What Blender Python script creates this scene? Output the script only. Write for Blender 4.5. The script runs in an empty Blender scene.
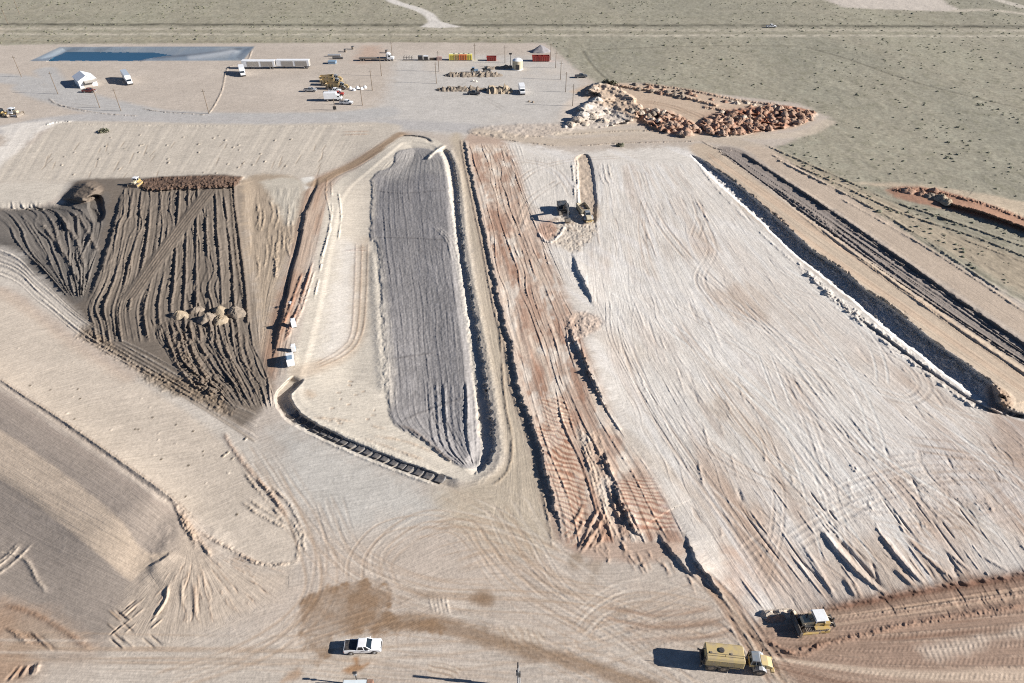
import bpy, math, random
import numpy as np
rng = np.random.default_rng(7)
random.seed(7)
scene = bpy.context.scene
col = scene.collection

# ------------------------------------------------------------------ camera model
F = 683.0; CX = 512.0; CY = 341.5
TH = math.radians(37.8); HC = 103.5
ST, CT = math.sin(TH), math.cos(TH)

def ray_ground(u, v, z=0.0):
    """where the camera ray of photo point (u, v) meets the level z"""
    xx = (u - CX) / F; yc = -(v - CY) / F
    t = (HC - z) / (ST - yc * CT)
    return xx * t, (CT + yc * ST) * t

def pxm(v):
    """pixels per metre, across, at photo row v"""
    yc = -(v - CY) / F
    return F / (HC / (ST - yc * CT))

# ------------------------------------------------------------------ survey grid of the terrain
us = np.concatenate([np.linspace(-520, -14, 70)[:-1], np.arange(-14, 1038, 0.62), np.linspace(1038, 1560, 70)[1:]]).astype(np.float32)
vs = np.concatenate([-186 + (np.linspace(0, 1, 60)[:-1] ** 1.3) * 174, np.arange(-12, 695, 0.62), np.linspace(695, 900, 60)[1:]]).astype(np.float32)
V, U = np.meshgrid(vs, us, indexing='ij')
NV, NU = U.shape
X0, Y0 = ray_ground(U.astype(np.float64), V.astype(np.float64))
X0 = X0.astype(np.float32); Y0 = Y0.astype(np.float32)
Hh = np.zeros_like(U)
C = np.zeros((NV, NU, 3), np.float32)
REG = np.zeros((NV, NU), np.int8)
NAMES = ['ground', 'grassland', 'dirt_road', 'dark_soil', 'embankment', 'gravel_bed', 'trench', 'pale_field', 'red_soil', 'water', 'pond_liner']
G_, GRASS, ROAD, DARK, EMB, GRAV, TRENCH, PALE, RED, WATER, LINER = range(11)

FLOW = np.zeros((NV, NU, 2), np.float32)
_tab = rng.random((256, 256)).astype(np.float32)
def vnoise(x, y, seed=0):
    x = x + seed * 17.31; y = y + seed * 9.17
    ix = np.floor(x); iy = np.floor(y)
    fx = x - ix; fy = y - iy
    ix = ix.astype(np.int32); iy = iy.astype(np.int32)
    fx = fx * fx * (3 - 2 * fx); fy = fy * fy * (3 - 2 * fy)
    a = _tab[ix & 255, iy & 255]; b = _tab[(ix + 1) & 255, iy & 255]
    c = _tab[ix & 255, (iy + 1) & 255]; d = _tab[(ix + 1) & 255, (iy + 1) & 255]
    return (a + (b - a) * fx) * (1 - fy) + (c + (d - c) * fx) * fy
def fbm(x, y, o=3, seed=0):
    s = 0; a = 0.5; t = 0
    for i in range(o):
        s = s + a * vnoise(x, y, seed + i * 3); t += a; a *= 0.55; x = x * 2.03; y = y * 2.03
    return s / t * 2 - 1            # -1..1
def sm(a, b, x):
    t = np.clip((x - a) / (b - a), 0, 1)
    return t * t * (3 - 2 * t)

N03 = fbm(X0 / 0.5, Y0 / 0.5, 2, 1); N1 = fbm(X0 / 1.6, Y0 / 1.6, 3, 2)
N4 = fbm(X0 / 6, Y0 / 6, 3, 3); N20 = fbm(X0 / 25, Y0 / 25, 3, 4); N80 = fbm(X0 / 90, Y0 / 90, 3, 5)

W1 = fbm(X0 / 40, Y0 / 40, 2, 201); W2 = fbm(X0 / 40, Y0 / 40, 2, 202)
FLOW[..., 0] = 0.75 * (Y0 + 10 * W1) - 0.25 * X0; FLOW[..., 1] = X0 * 0.9 + 10 * W2 + 0.3 * Y0
KEXP = 1.30
def lin(rgb):
    c = np.array(rgb, np.float32) / 255.0
    return (np.where(c < 0.04045, c / 12.92, ((c + 0.055) / 1.055) ** 2.4) / KEXP).astype(np.float32)

def sl(u0, u1, v0, v1):
    i0, i1 = np.searchsorted(us, [u0, u1]); j0, j1 = np.searchsorted(vs, [v0, v1])
    return (slice(max(j0 - 1, 0), j1 + 1), slice(max(i0 - 1, 0), i1 + 1))

def smooth_pts(pts, n=6):
    p = np.array(pts, float)
    if len(p) < 3: return p
    q = np.vstack([2 * p[0] - p[1], p, 2 * p[-1] - p[-2]])
    out = []
    for i in range(1, len(q) - 2):
        for k in range(n):
            t = k / n
            out.append(0.5 * ((2 * q[i]) + (-q[i - 1] + q[i + 1]) * t + (2 * q[i - 1] - 5 * q[i] + 4 * q[i + 1] - q[i + 2]) * t * t + (-q[i - 1] + 3 * q[i] - 3 * q[i + 1] + q[i + 2]) * t ** 3))
    out.append(p[-1])
    return np.array(out)

def polymask(pts, soft=1.0, rough=0.0, smooth=True, n=5):
    """inside-ness 0..1 of a closed outline; soft and rough in metres; returns slices, mask, signed distance (m, + inside)"""
    p = np.array(pts, float)
    if smooth:
        p = smooth_pts(np.vstack([p[-1:], p, p[:1]]), n)[n:-1]
    m = 6 + (soft + rough) * pxm(max(p[:, 1].max(), 20)) * 1.5
    s = sl(p[:, 0].min() - m, p[:, 0].max() + m, p[:, 1].min() - m, p[:, 1].max() + m)
    wx, wy = ray_ground(p[:, 0], p[:, 1])
    x = X0[s]; y = Y0[s]
    d2 = np.full(x.shape, 1e12, np.float32); ins = np.zeros(x.shape, bool)
    k = len(p)
    for i in range(k):
        ax, ay = wx[i], wy[i]; bx, by = wx[(i + 1) % k], wy[(i + 1) % k]
        dx, dy = bx - ax, by - ay; L = dx * dx + dy * dy + 1e-9
        t = np.clip(((x - ax) * dx + (y - ay) * dy) / L, 0, 1)
        e = (x - ax - t * dx) ** 2 + (y - ay - t * dy) ** 2
        np.minimum(d2, e, out=d2)
        if abs(dy) > 1e-9:
            ins ^= ((ay > y) != (by > y)) & (x < (bx - ax) * (y - ay) / dy + ax)
    d = np.sqrt(d2) * np.where(ins, 1, -1)
    if rough: d = d + rough * (0.6 * N1[s] + 0.6 * N4[s])
    return s, sm(-soft, soft, d).astype(np.float32), d

RK, TK, FK, SK = 0.55, 0.45, 0.6, 0.42      # relief of ridges, tracks, furrows, streaks
class Ln: pass
def line(pts, w, n=6):
    """distance to a polyline in metres (side is + to the right of travel seen from above), within about w metres"""
    p = smooth_pts(pts, n)
    wx, wy = ray_ground(p[:, 0], p[:, 1])
    m = w * pxm(p[:, 1].max() + 10) * 1.15 + 4
    s = sl(p[:, 0].min() - m, p[:, 0].max() + m, p[:, 1].min() - m, p[:, 1].max() + m)
    shp = X0[s].shape
    D = np.full(shp, 1e9, np.float32); SD = np.zeros(shp, np.float32); PR = np.zeros(shp, np.float32); T = np.zeros(shp, np.float32); E = np.zeros(shp, bool)
    j0, i0 = s[0].start, s[1].start
    acc = 0.0
    for i in range(len(p) - 1):
        mm = w * pxm(max(p[i, 1], p[i + 1, 1]) + 10) * 1.15 + 4
        q = sl(min(p[i, 0], p[i + 1, 0]) - mm, max(p[i, 0], p[i + 1, 0]) + mm, min(p[i, 1], p[i + 1, 1]) - mm, max(p[i, 1], p[i + 1, 1]) + mm)
        q = (slice(max(q[0].start, j0), min(q[0].stop, s[0].stop)), slice(max(q[1].start, i0), min(q[1].stop, s[1].stop)))
        if q[0].stop <= q[0].start or q[1].stop <= q[1].start: continue
        r = (slice(q[0].start - j0, q[0].stop - j0), slice(q[1].start - i0, q[1].stop - i0))
        x = X0[q]; y = Y0[q]
        dx, dy = wx[i + 1] - wx[i], wy[i + 1] - wy[i]; L = math.hypot(dx, dy) + 1e-9
        tr = ((x - wx[i]) * dx + (y - wy[i]) * dy) / L
        t = np.clip(tr, 0, L)
        ex = x - wx[i] - t * dx / L; ey = y - wy[i] - t * dy / L
        d = np.sqrt(ex * ex + ey * ey)
        pr = ((x - wx[i]) * dy - (y - wy[i]) * dx) / L
        side = np.where(pr > 0, 1, -1)
        tie = (np.abs(d - D[r]) < 2e-3 * (0.1 + d)) & (np.abs(pr) > PR[r])
        b = ((d < D[r]) & (np.abs(d - D[r]) >= 2e-3 * (0.1 + d))) | tie
        D[r] = np.where(b, d, D[r]); SD[r] = np.where(b, side * d, SD[r]); T[r] = np.where(b, acc + t, T[r]); PR[r] = np.where(b, np.abs(pr), PR[r])
        acc += L
    o = Ln(); o.s = s; o.d = D; o.sd = SD; o.t = T; o.L = acc
    o.end = sm(0, 3, T) * sm(0, 3, acc - T)
    return o

def paint(s, m, rgb, k=1.0):
    C[s] += (lin(rgb) - C[s]) * (np.clip(m, 0, 1) * k)[..., None]
def area(pts, rgb, soft=1.0, rough=0.0, reg=None, k=1.0, smooth=True):
    s, m, d = polymask(pts, soft, rough, smooth)
    paint(s, m, rgb, k)
    if reg is not None: REG[s][m > 0.5] = reg
    return s, m, d
def road(pts, width, rgb, soft=1.0, reg=None, k=1.0, depth=0.0, rough=0.4):
    o = line(pts, width + 3)
    d = o.d + rough * N1[o.s] + rough * N4[o.s]
    m = 1 - sm(width / 2 - soft, width / 2 + soft, d)
    paint(o.s, m, rgb, k); Hh[o.s] -= depth * m
    if reg is not None: REG[o.s][m > 0.5] = reg
def ridge(pts, h, w, rgb=None, k=0.8, clod=0.5, brk=0.0):
    """a windrow (h > 0) or rut (h < 0) along a line, w = half width in metres"""
    o = line(pts, w * 4 + 1)
    e_ = min(3.0, 0.3 * o.L); a = np.exp(-(o.d / w) ** 2) * sm(0, e_, o.t) * sm(0, e_, o.L - o.t) * (o.d < 1e8)
    a = a * np.clip(1 + clod * (N03[o.s] + N1[o.s]), 0, 2)
    if brk: a = a * sm(-0.3, 0.2, fbm(o.t / brk, o.t * 0 + pts[0][0], 2, 9) + 0.2)
    Hh[o.s] += RK * h * a
    if rgb is not None: paint(o.s, np.minimum(a, 1), rgb, k * 0.8)
def scarp(pts, h, w, decay, jag=0.4):
    """the ground on the right of the line stands h above the left, falling back over decay metres"""
    o = line(pts, decay * 3)
    sd = o.sd + jag * (N1[o.s] + 0.6 * N03[o.s])
    Hh[o.s] += h * sm(-w, w, sd) * np.exp(-np.maximum(o.sd, 0) / decay) * sm(0, min(14, o.L / 3), o.t) * sm(0, min(14, o.L / 3), o.L - o.t) * sm(decay * 3, decay * 2, o.d)
def track(pts, gauge=2.0, w=0.28, h=0.07, rgb=(165, 145, 122), k=0.45, jit=0.0):
    """the two ruts of a vehicle"""
    o = line(pts, gauge + w * 4 + 1, 8)
    d = np.abs(o.d - gauge / 2 + jit * N4[o.s])
    a = np.exp(-(d / w) ** 2) * o.end
    b = np.exp(-((d - 1.9 * w) / (0.7 * w)) ** 2) * o.end
    br = 0.35 + 0.65 * sm(-0.5, 0.3, fbm(o.t / 9, o.t * 0 + pts[0][1], 2, 5))
    Hh[o.s] += TK * h * br * (0.8 * b - a) * (1 + 0.5 * N03[o.s])
    paint(o.s, a * br, rgb, k)

def strip(L, R, axis='v', lo=None, hi=None, soft=6):
    """a band between two edges; gives s (0..1 across) and t (metres along)"""
    L = smooth_pts(L, 6); R = smooth_pts(R, 6)
    ia = 1 if axis == 'v' else 0; ib = 1 - ia
    lo = max(L[0, ia], R[0, ia]) if lo is None else lo; hi = min(L[-1, ia], R[-1, ia]) if hi is None else hi
    al = np.vstack([L, R]); mn = al.min(0); mx = al.max(0)
    s = sl(mn[0], mx[0], lo, hi) if axis == 'v' else sl(lo, hi, mn[1], mx[1])
    A = V[s] if axis == 'v' else U[s]; B = U[s] if axis == 'v' else V[s]
    l = np.interp(A, L[:, ia], L[:, ib]).astype(np.float32); r = np.interp(A, R[:, ia], R[:, ib]).astype(np.float32)
    o = Ln(); o.s = s; o.q = (B - l) / (r - l)
    o.t = Y0[s] if axis == 'v' else X0[s]
    o.m = sm(lo, lo + soft, A) * sm(hi, hi - soft, A)
    o.e = sm(0, 0.04, o.q) * sm(1, 0.96, o.q)
    o.w = np.abs(r - l) / pxm(V[s]) if axis == 'v' else np.abs(ray_ground(U[s], l)[1] - ray_ground(U[s], r)[1])
    return o
def furrows(o, N, h, wid=0.16, warp=0.5, wl=30., seed=1, clod=0.6, rgb=None, k=0.6, lo=0.3):
    q = o.q * N + warp * fbm(o.t / wl, o.q * 4, 2, seed)
    i = np.floor(q); f = q - i
    amp = lo + (1 - lo) * _tab[(i.astype(int) * 7 + seed) & 255, 11]
    amp = amp * np.clip(0.75 + 1.2 * fbm(o.t / 14., i * 5.3, 2, seed + 2), 0.1, 1.5)
    a = np.exp(-((f - 0.5) / wid) ** 2) * amp * np.clip(1 + clod * (N03[o.s] + N1[o.s]), 0, 2)
    g = np.exp(-((f - 0.5 + 2.0 * wid) / wid) ** 2) * amp
    mm = o.m * o.e
    Hh[o.s] += FK * h * (a - 0.45 * g) * mm
    if rgb is not None: paint(o.s, np.clip(a, 0, 1) * mm, rgb, k)
def flow(o):
    k = (o.m > 0.3) & (o.q > 0) & (o.q < 1)
    w = np.mean(o.w[k]) if k.any() else 20
    FLOW[o.s][..., 0][k] = (o.q * w)[k]; FLOW[o.s][..., 1][k] = o.t[k]
def streaks(o, N, h, ft=14., cdark=0.0, seed=1, o2=3, warp=0.4, tint=None, tk=0.5):
    flow(o)
    w = warp * fbm(o.t / 25., o.q * 3, 2, seed + 4)
    n = fbm(o.q * N + w, o.t / ft, o2, seed)
    n2 = fbm(o.q * N * 0.35 + w, o.t / (ft * 1.7), 2, seed + 7)
    mm = o.m * o.e
    Hh[o.s] += SK * h * n * mm
    if cdark: C[o.s] *= (1 + cdark * (0.6 * n + 0.7 * n2) * mm)[..., None]
    if tint is not None: paint(o.s, sm(0.0, 0.5, n2) * mm, tint, tk)
    return n, n2, mm

# ------------------------------------------------------------------ broad relief
# the plant yard and the plain stand about four metres above the working floor
left = 1 - sm(340, 430, U)
base_l = 4.0 * (1 - sm(124, 181, V)); base_r = 4.0 * (1 - sm(130, 420, V))
Hh += base_l * left + base_r * (1 - left)

# ------------------------------------------------------------------ general soil
C[:] = lin((195, 182, 167))
paint((slice(None), slice(None)), 0.5 + 0.5 * N20, (205, 193, 179), 0.6)

# ------------------------------------------------------------------ grassland
GR = (164, 157, 138)
far = [(-2200, -185.5), (3200, -185.5), (2400, 420), (1100, 352), (1024, 302), (900, 232), (800, 172), (770, 150), (800, 138), (830, 118), (800, 104), (700, 92), (640, 83), (600, 84), (575, 68), (556, 50), (546, 43), (400, 42), (235, 43), (60, 44), (0, 45), (-900, 50)]
s, mg, d = polymask(far, 2.0, 2.5, smooth=False)
paint(s, mg, GR); REG[s][mg > 0.5] = GRASS
NG = fbm(X0 / 3.0, Y0 / 4.0, 3, 21); NG2 = fbm(X0 / 14, Y0 / 30, 3, 22); NG3 = fbm(X0 / 60, Y0 / 120, 3, 23)
MG = np.zeros_like(U); MG[s] = mg
ALL = (slice(None), slice(None))
paint(ALL, MG * sm(0.0, 0.55, NG3), (168, 163, 142), 0.6)
paint(ALL, MG * sm(0.0, 0.6, -NG3), (152, 148, 131), 0.7)
paint(ALL, MG * sm(0.12, 0.5, NG2), (174, 168, 148), 0.5)
paint(ALL, MG * sm(0.1, 0.6, NG), (140, 136, 115), 0.55)
paint(ALL, MG * sm(0.1, 0.6, -NG), (172, 168, 148), 0.5)
Hh += MG * (0.10 * NG + 0.15 * NG2)
# far road, brush lines and pale wheel tracks along the boundary
def fband(v, wid, rgb, k, sd, u0=-600, u1=1600, dv=0):
    n = fbm(U / 37, V * 0 + sd, 3, sd); n2 = fbm(U / 6, V / 1.2, 2, sd + 1)
    vv = v + dv * (U - 512) / 512
    m = np.exp(-((V - vv - 0.6 * n) / wid) ** 2) * sm(u0, u0 + 30, U) * sm(u1, u1 - 30, U)
    paint(ALL, m * np.clip(0.7 + 0.8 * n2, 0, 1), rgb, k)
fband(25.5, 1.0, (92, 88, 76), 0.95, 31, dv=1)
fband(24.6, 0.5, (84, 82, 70), 0.7, 43, dv=1)
fband(29.5, 1.3, (197, 187, 168), 0.8, 33, dv=1)
fband(35.0, 1.1, (202, 192, 173), 0.9, 35, dv=1.2)
fband(32.5, 0.8, (150, 142, 120), 0.5, 36, dv=1)
fband(41.5, 1.2, (146, 136, 113), 0.6, 37, u0=-600, u1=540)
fband(38.5, 1.2, (182, 170, 146), 0.5, 38, u0=-600, u1=560)
fband(11, 1.0, (180, 172, 152), 0.3, 39); fband(17, 1.2, (150, 146, 125), 0.4, 40)
fband(30, 3.5, (205, 190, 170), 0.8, 41, u0=-600, u1=18)
road([(378, -8), (395, 2), (414, 8), (428, 14), (434, 21), (441, 26)], 7, (222, 215, 204), 1.5, ROAD)
area([(421, 27), (430, 21), (438, 21), (462, 27), (440, 28)], (220, 213, 202), 1.5, 0.5, ROAD, smooth=False)
area([(820, -8), (838, 5), (856, 8), (952, 11), (945, 2), (930, -12)], (207, 196, 182), 3, 2, ROAD)
road([(955, 11), (990, 10), (1040, 16)], 6, (196, 186, 168), 2)
road([(985, -4), (1040, 12)], 8, (205, 196, 180), 2)
for pts in ([(800, 46), (850, 60), (920, 84), (1040, 113)], [(582, 50), (588, 60), (598, 72), (609, 82)], [(584, 50), (700, 46), (800, 46)], [(950, 27), (1040, 29)]):
    ridge(pts, -0.25, 0.9, (118, 112, 96), 0.7)
# (spoil relief is added further down)
# disturbed strips between the right hand road and the plain
area([(770, 152), (800, 160), (870, 192), (930, 222), (1040, 268), (1040, 300), (960, 258), (860, 205)], (181, 165, 142), 3, 2, None, 0.8)
area([(862, 184), (900, 183), (960, 190), (1040, 206), (1040, 222), (960, 200), (900, 190)], (198, 181, 157), 2, 1.5, ROAD)
for pts, h in (([(764, 144), (800, 160), (850, 182), (890, 200), (950, 220), (1040, 252)], 0.5), ([(770, 154), (830, 180), (900, 212), (970, 235), (1040, 262)], 0.5),
               ([(775, 158), (830, 186), (880, 212), (930, 243), (1000, 290), (1040, 315)], 0.55), ([(840, 198), (890, 226), (950, 262), (1040, 322)], 0.3), ([(930, 214), (1040, 246)], .3), ([(960, 238), (1040, 268)], .25)):
    ridge(pts, h, 0.5, (110, 100, 85), 0.6, 0.8, 8)
o = strip([(765, 150), (860, 204), (960, 270), (1040, 322)], [(770, 146), (870, 190), (960, 225), (1040, 262)], 'u')
streaks(o, 16, 0.15, 30, 0.18, 3)
# borrow trench with red soil
area([(885, 190), (905, 186), (940, 190), (985, 203), (1040, 225), (1040, 236), (985, 219), (930, 206), (895, 197)], (168, 128, 106), 1.5, 1.5, RED, 0.9)
area([(918, 196), (945, 193), (985, 206), (1040, 226), (1040, 231), (980, 214), (930, 203)], (186, 146, 120), 1, 1, None, 0.7)
scarp([(925, 193), (955, 205), (985, 213), (1040, 234), (1100, 258)][::-1], 1.9, 0.5, 7, 0.5)
ridge([(890, 190), (930, 190), (985, 204), (1040, 224)], 0.8, 1.5, (150, 110, 90), 0.5, 0.8)

# ------------------------------------------------------------------ plant yard
area([(395, 58), (470, 56), (552, 58), (572, 74), (578, 95), (566, 118), (545, 128), (470, 134), (390, 128), (340, 121), (372, 108), (388, 92), (392, 72)], (201, 195, 186), 6, 4, ROAD, 0.95)
road([(-300, 62), (0, 78), (30, 88), (70, 101), (130, 113), (220, 118), (330, 117), (385, 112)], 13, (190, 186, 180), 2.5, ROAD)
road([(-300, 160), (-100, 140), (0, 130), (50, 121), (110, 117), (220, 121), (340, 122), (470, 128)], 11, (191, 186, 180), 2.5, ROAD)
road([(45, 70), (60, 86), (95, 100), (150, 113)], 10, (190, 186, 180), 2.5, ROAD)
area([(0, 128), (30, 122), (60, 121), (62, 124), (40, 132), (20, 150), (-10, 180), (-200, 210), (-200, 180), (-10, 150)], (228, 220, 208), 2, 2, None, 0.9)
paint(ALL, (1 - MG) * sm(0.1, 0.6, N20) * sm(150, 60, V) * sm(40, 60, V), (204, 191, 175), 0.5)
for pts in ([(252, 50), (246, 62), (228, 68), (222, 90), (214, 106), (208, 114)], [(48, 98), (60, 105), (100, 113), (140, 116)], [(140, 108), (165, 112), (210, 115)]):
    ridge(pts, 0.4, 0.4, (160, 142, 122), 0.6, 0.9)
area([(360, 48), (378, 47), (380, 60), (355, 62)], (190, 162, 142), 5, 4, None, 0.7)
for pts in ([(470, 90), (505, 110)], [(440, 80), (470, 72)], [(410, 100), (520, 92)], [(200, 90), (330, 100)], [(300, 108), (350, 84)], [(0, 95), (100, 108)]):
    track(pts, 2.2, 0.5, 0.06, (170, 160, 148), 0.3)
ridge([(62, 124), (150, 125), (260, 126), (378, 125)], 0.3, 0.5, (176, 160, 142), 0.7, 0.6)
ridge([(40, 126), (56, 122), (75, 121)], 0.6, 0.8, (228, 220, 206), 0.7, 0.9)
# rough pale bank along the yard's southern rim
s, m, d = area([(470, 133), (480, 127), (520, 124), (560, 124), (566, 131), (540, 136), (500, 137)], (198, 182, 165), 2, 1.5, None, 0.7)
Hh[s] += m * (0.25 + 0.2 * N1[s] + 0.2 * N4[s])
area([(560, 112), (575, 96), (600, 92), (615, 100), (625, 118), (600, 127), (566, 128)], (216, 202, 186), 2, 2, None, 0.9)
s, m, d = polymask([(566, 127), (572, 119), (584, 113), (580, 106), (592, 100), (600, 95), (590, 91), (592, 85), (606, 84), (625, 92), (640, 108), (632, 120), (605, 126), (585, 129)], 0.7, 2.2)
Hh[s] += m * sm(130, 116, V[s]) * (2.4 * np.exp(-np.maximum(d, 0) / 14) + 0.9 * N4[s] + 0.6 * N1[s])
paint(s, m * sm(0.0, 0.4, N4[s]), (226, 214, 200), 0.7)

# pond basin
pond = [(30, 61), (60, 47), (254.5, 46.5), (243, 60.5)]
s, m, d = polymask(pond, 0.8, 0, smooth=False)
REG[s][m > 0.5] = LINER
Hh[s] -= 1.3 * sm(0, 10, d)
paint(s, m, (138, 148, 156), 1.0)
n = fbm(X0[s] / 9, Y0[s] / 30, 3, 51)
paint(s, m * sm(0.0, 0.5, n), (158, 162, 162), 0.5); paint(s, m * sm(0.1, 0.5, -n), (96, 104, 112), 0.4)
o = line([(150, 58), (190, 55), (215, 52), (245, 48)], 9); paint(o.s, np.exp(-(o.d / 2.5) ** 2) * o.end, (96, 100, 106), 0.7)
o = line([(185, 58.5), (215, 55), (240, 50)], 9); paint(o.s, np.exp(-(o.d / 5.) ** 2) * o.end, (196, 198, 198), 0.8)
Hh[s] += 0.8 * sm(140, 230, U[s]) * sm(4, 9, d)
s, m, d = polymask([(47, 61.2), (66, 52.3), (152, 52.6), (172, 55.5), (150, 58.3), (140, 61.2)], 0.6, 0.5, smooth=False)
REG[s][m > 0.5] = WATER; Hh[s] = Hh[s] * (1 - m) + m * 2.8

# ------------------------------------------------------------------ upper left slope
area([(56, 124), (120, 122), (260, 124), (385, 123), (396, 134), (345, 162), (300, 178), (200, 180), (70, 183), (0, 183), (0, 166), (30, 145)], (203, 192, 176), 2, 1.0, EMB)
o = strip([(-200, 123), (60, 124), (395, 124), (420, 124)], [(-200, 181), (60, 181), (300, 177), (420, 176)], 'u')
qq = U[o.s] + 0.6 * (V[o.s] - 124)
n = fbm(qq / 7., V[o.s] / 70, 3, 61); mm = o.m * o.e * sm(395, 360, U[o.s] + 0.9 * (V[o.s] - 124))
Hh[o.s] += 0.07 * n * mm; C[o.s] *= (1 + 0.07 * n * mm)[..., None]
for i in range(36):
    u0 = rng.uniform(30, 330); v0 = rng.uniform(140, 172)
    ridge([(u0, v0), (u0 - rng.uniform(2, 8), v0 + rng.uniform(6, 14))], -0.08, 0.25, (150, 130, 108), 0.6)
for i in range(40):
    u0 = rng.uniform(60, 290) + 0; v0 = rng.uniform(135, 176)
    ridge([(u0, v0), (u0 + 2.5, v0 - 1.2)], 0.45, 0.4, (95, 82, 68), 0.9)
for dx, dv in ((0, 0), (15, 3)):
    ridge([(340, 132 + dv), (372, 131 + dv)], 0.25, 0.6, (165, 130, 105), 0.6)

# ------------------------------------------------------------------ middle cell surroundings
# reddish road and cut on its left side
area([(398, 134), (410, 137), (360, 165), (335, 180), (318, 230), (303, 280), (290, 320), (275, 375), (262, 405), (255, 360), (268, 320), (285, 270), (293, 230), (300, 195), (310, 180), (345, 165), (370, 150)], (184, 163, 144), 2, 1.5, ROAD)
area([(276, 300), (294, 270), (300, 290), (284, 330), (276, 375), (262, 370), (266, 335)], (166, 134, 112), 2, 2, None, 0.7)
area([(300, 179), (313, 177), (312, 186), (302, 190)], (232, 226, 214), 1, 0.5, None)
o = strip([(390, 134), (350, 163), (312, 182), (298, 215), (288, 262), (268, 320), (256, 380)][0:], [(410, 137), (366, 164), (334, 184), (322, 225), (308, 280), (294, 330), (284, 380)], 'v')
streaks(o, 12, 0.22, 16, 0.16, 63, tint=(160, 125, 100), tk=0.4)
road([(400, 134), (365, 158), (330, 176), (312, 184)], 4.5, (163, 140, 115), 1, None, 0.8)
scarp([(319, 180), (313, 194), (306, 210), (302, 228), (297, 250), (290, 275), (286, 300), (280, 325), (274, 350), (270, 368)][::-1], 1.0, 0.4, 6, 0.4)
ridge([(302, 228), (297, 250), (290, 275), (285, 300)], -0.8, 0.5, (110, 88, 70), 0.5)
ridge([(317, 178), (312, 196), (306, 212)], -0.5, 0.6, (130, 110, 90), 0.6)
for pts in ([(327, 178), (326, 195), (330, 212), (330, 230), (324, 248), (320, 262), (318, 285)], [(331, 180), (332, 210), (329, 228), (322, 260), (314, 300)], [(338, 190), (341, 215), (338, 240)]):
    ridge(pts, 0.35, 0.3, (150, 115, 85), 0.55, 0.9, 7)
for k2 in range(9):
    a = 300 + rng.uniform(-14, 3)
    ridge([(a + 14, 268 + rng.uniform(-8, 8)), (a, 310), (a - 12, 340 + rng.uniform(-10, 15))], rng.uniform(0.2, 0.4), 0.35, (150, 108, 86), 0.5, 0.8, 8)

# cell rim and slopes
cell = [(398, 138), (425, 137), (444, 145), (453, 165), (460, 205), (470, 290), (481, 350), (489, 400), (494, 440), (494, 460), (480, 478), (458, 482), (420, 475), (370, 456), (315, 430), (288, 410), (281, 392), (296, 350), (308, 300), (322, 230), (334, 186), (362, 166)]
s, m, d = area(cell, (219, 208, 190), 1, 0.6, EMB)
cin = [(400, 143), (428, 143), (440, 150), (447, 170), (454, 215), (464, 295), (474, 350), (482, 405), (486, 440), (484, 456), (470, 469), (452, 470), (420, 455), (385, 440), (340, 425), (305, 408), (296, 390), (306, 350), (318, 300), (330, 240), (342, 195), (370, 168)]
s, m, d = polymask(cin, 0.3, 0.0)
Hh[s] -= 1.3 * sm(0.0, 14, d) + 0.2 * sm(0, 2, d)
# gravel bed
grav = [(371, 182), (378, 172), (392, 166), (397, 152), (415, 148), (432, 150), (444, 160), (450, 195), (459, 260), (468, 330), (475, 390), (480, 440), (480, 462), (472, 469), (455, 464), (430, 445), (395, 424), (388, 400), (384, 340), (380, 280), (376, 243), (370, 238), (372, 205)]
s, m, d = area(grav, (163, 158, 154), 0.5, 0.9, GRAV)
Hh[s] += m * 0.25
area([(398, 152), (415, 148), (432, 150), (446, 160), (447, 175), (420, 172), (400, 182), (385, 178), (378, 174), (392, 168)], (178, 172, 164), 3, 2, None, 0.75)
o = strip([(398, 150), (372, 182), (372, 238), (380, 300), (386, 380), (395, 424), (455, 464), (468, 470)], [(430, 150), (444, 165), (452, 210), (462, 285), (472, 365), (480, 435), (480, 462), (478, 470)], 'v', 150, 468)
streaks(o, 40, 0.10, 9, 0.14, 65)
furrows(o, 15, 0.10, 0.14, 0.4, 20, 66, 0.8, (140, 134, 130), 0.4)
Hh[s] += m * 0.035 * N03[s]
C[s] *= (1 + 0.10 * N03[s] * m + 0.08 * N4[s] * m)[..., None]
for pts in ([(374, 190), (400, 193), (450, 190)], [(372, 237), (410, 238), (450, 240)], [(384, 360), (440, 352)], [(398, 425), (420, 413), (480, 392)]):
    ridge(pts, 0.14, 0.4, (118, 112, 108), 0.6, 0.3)
for r in (0, 3, 6): ridge([(432 + r, 226), (446 + r, 240), (453 + r, 262)], 0.2, 0.35, (185, 178, 168), 0.6)
o = strip([(425, 380), (430, 440), (462, 468)], [(478, 380), (480, 440), (478, 468)], 'v')
furrows(o, 7, 0.35, 0.2, 0.3, 20, 67, 0.5)
ridge([(396, 424), (412, 430), (430, 443), (447, 458), (458, 466)], 0.35, 0.4, (120, 100, 82), 0.6, 0.7)
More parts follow.
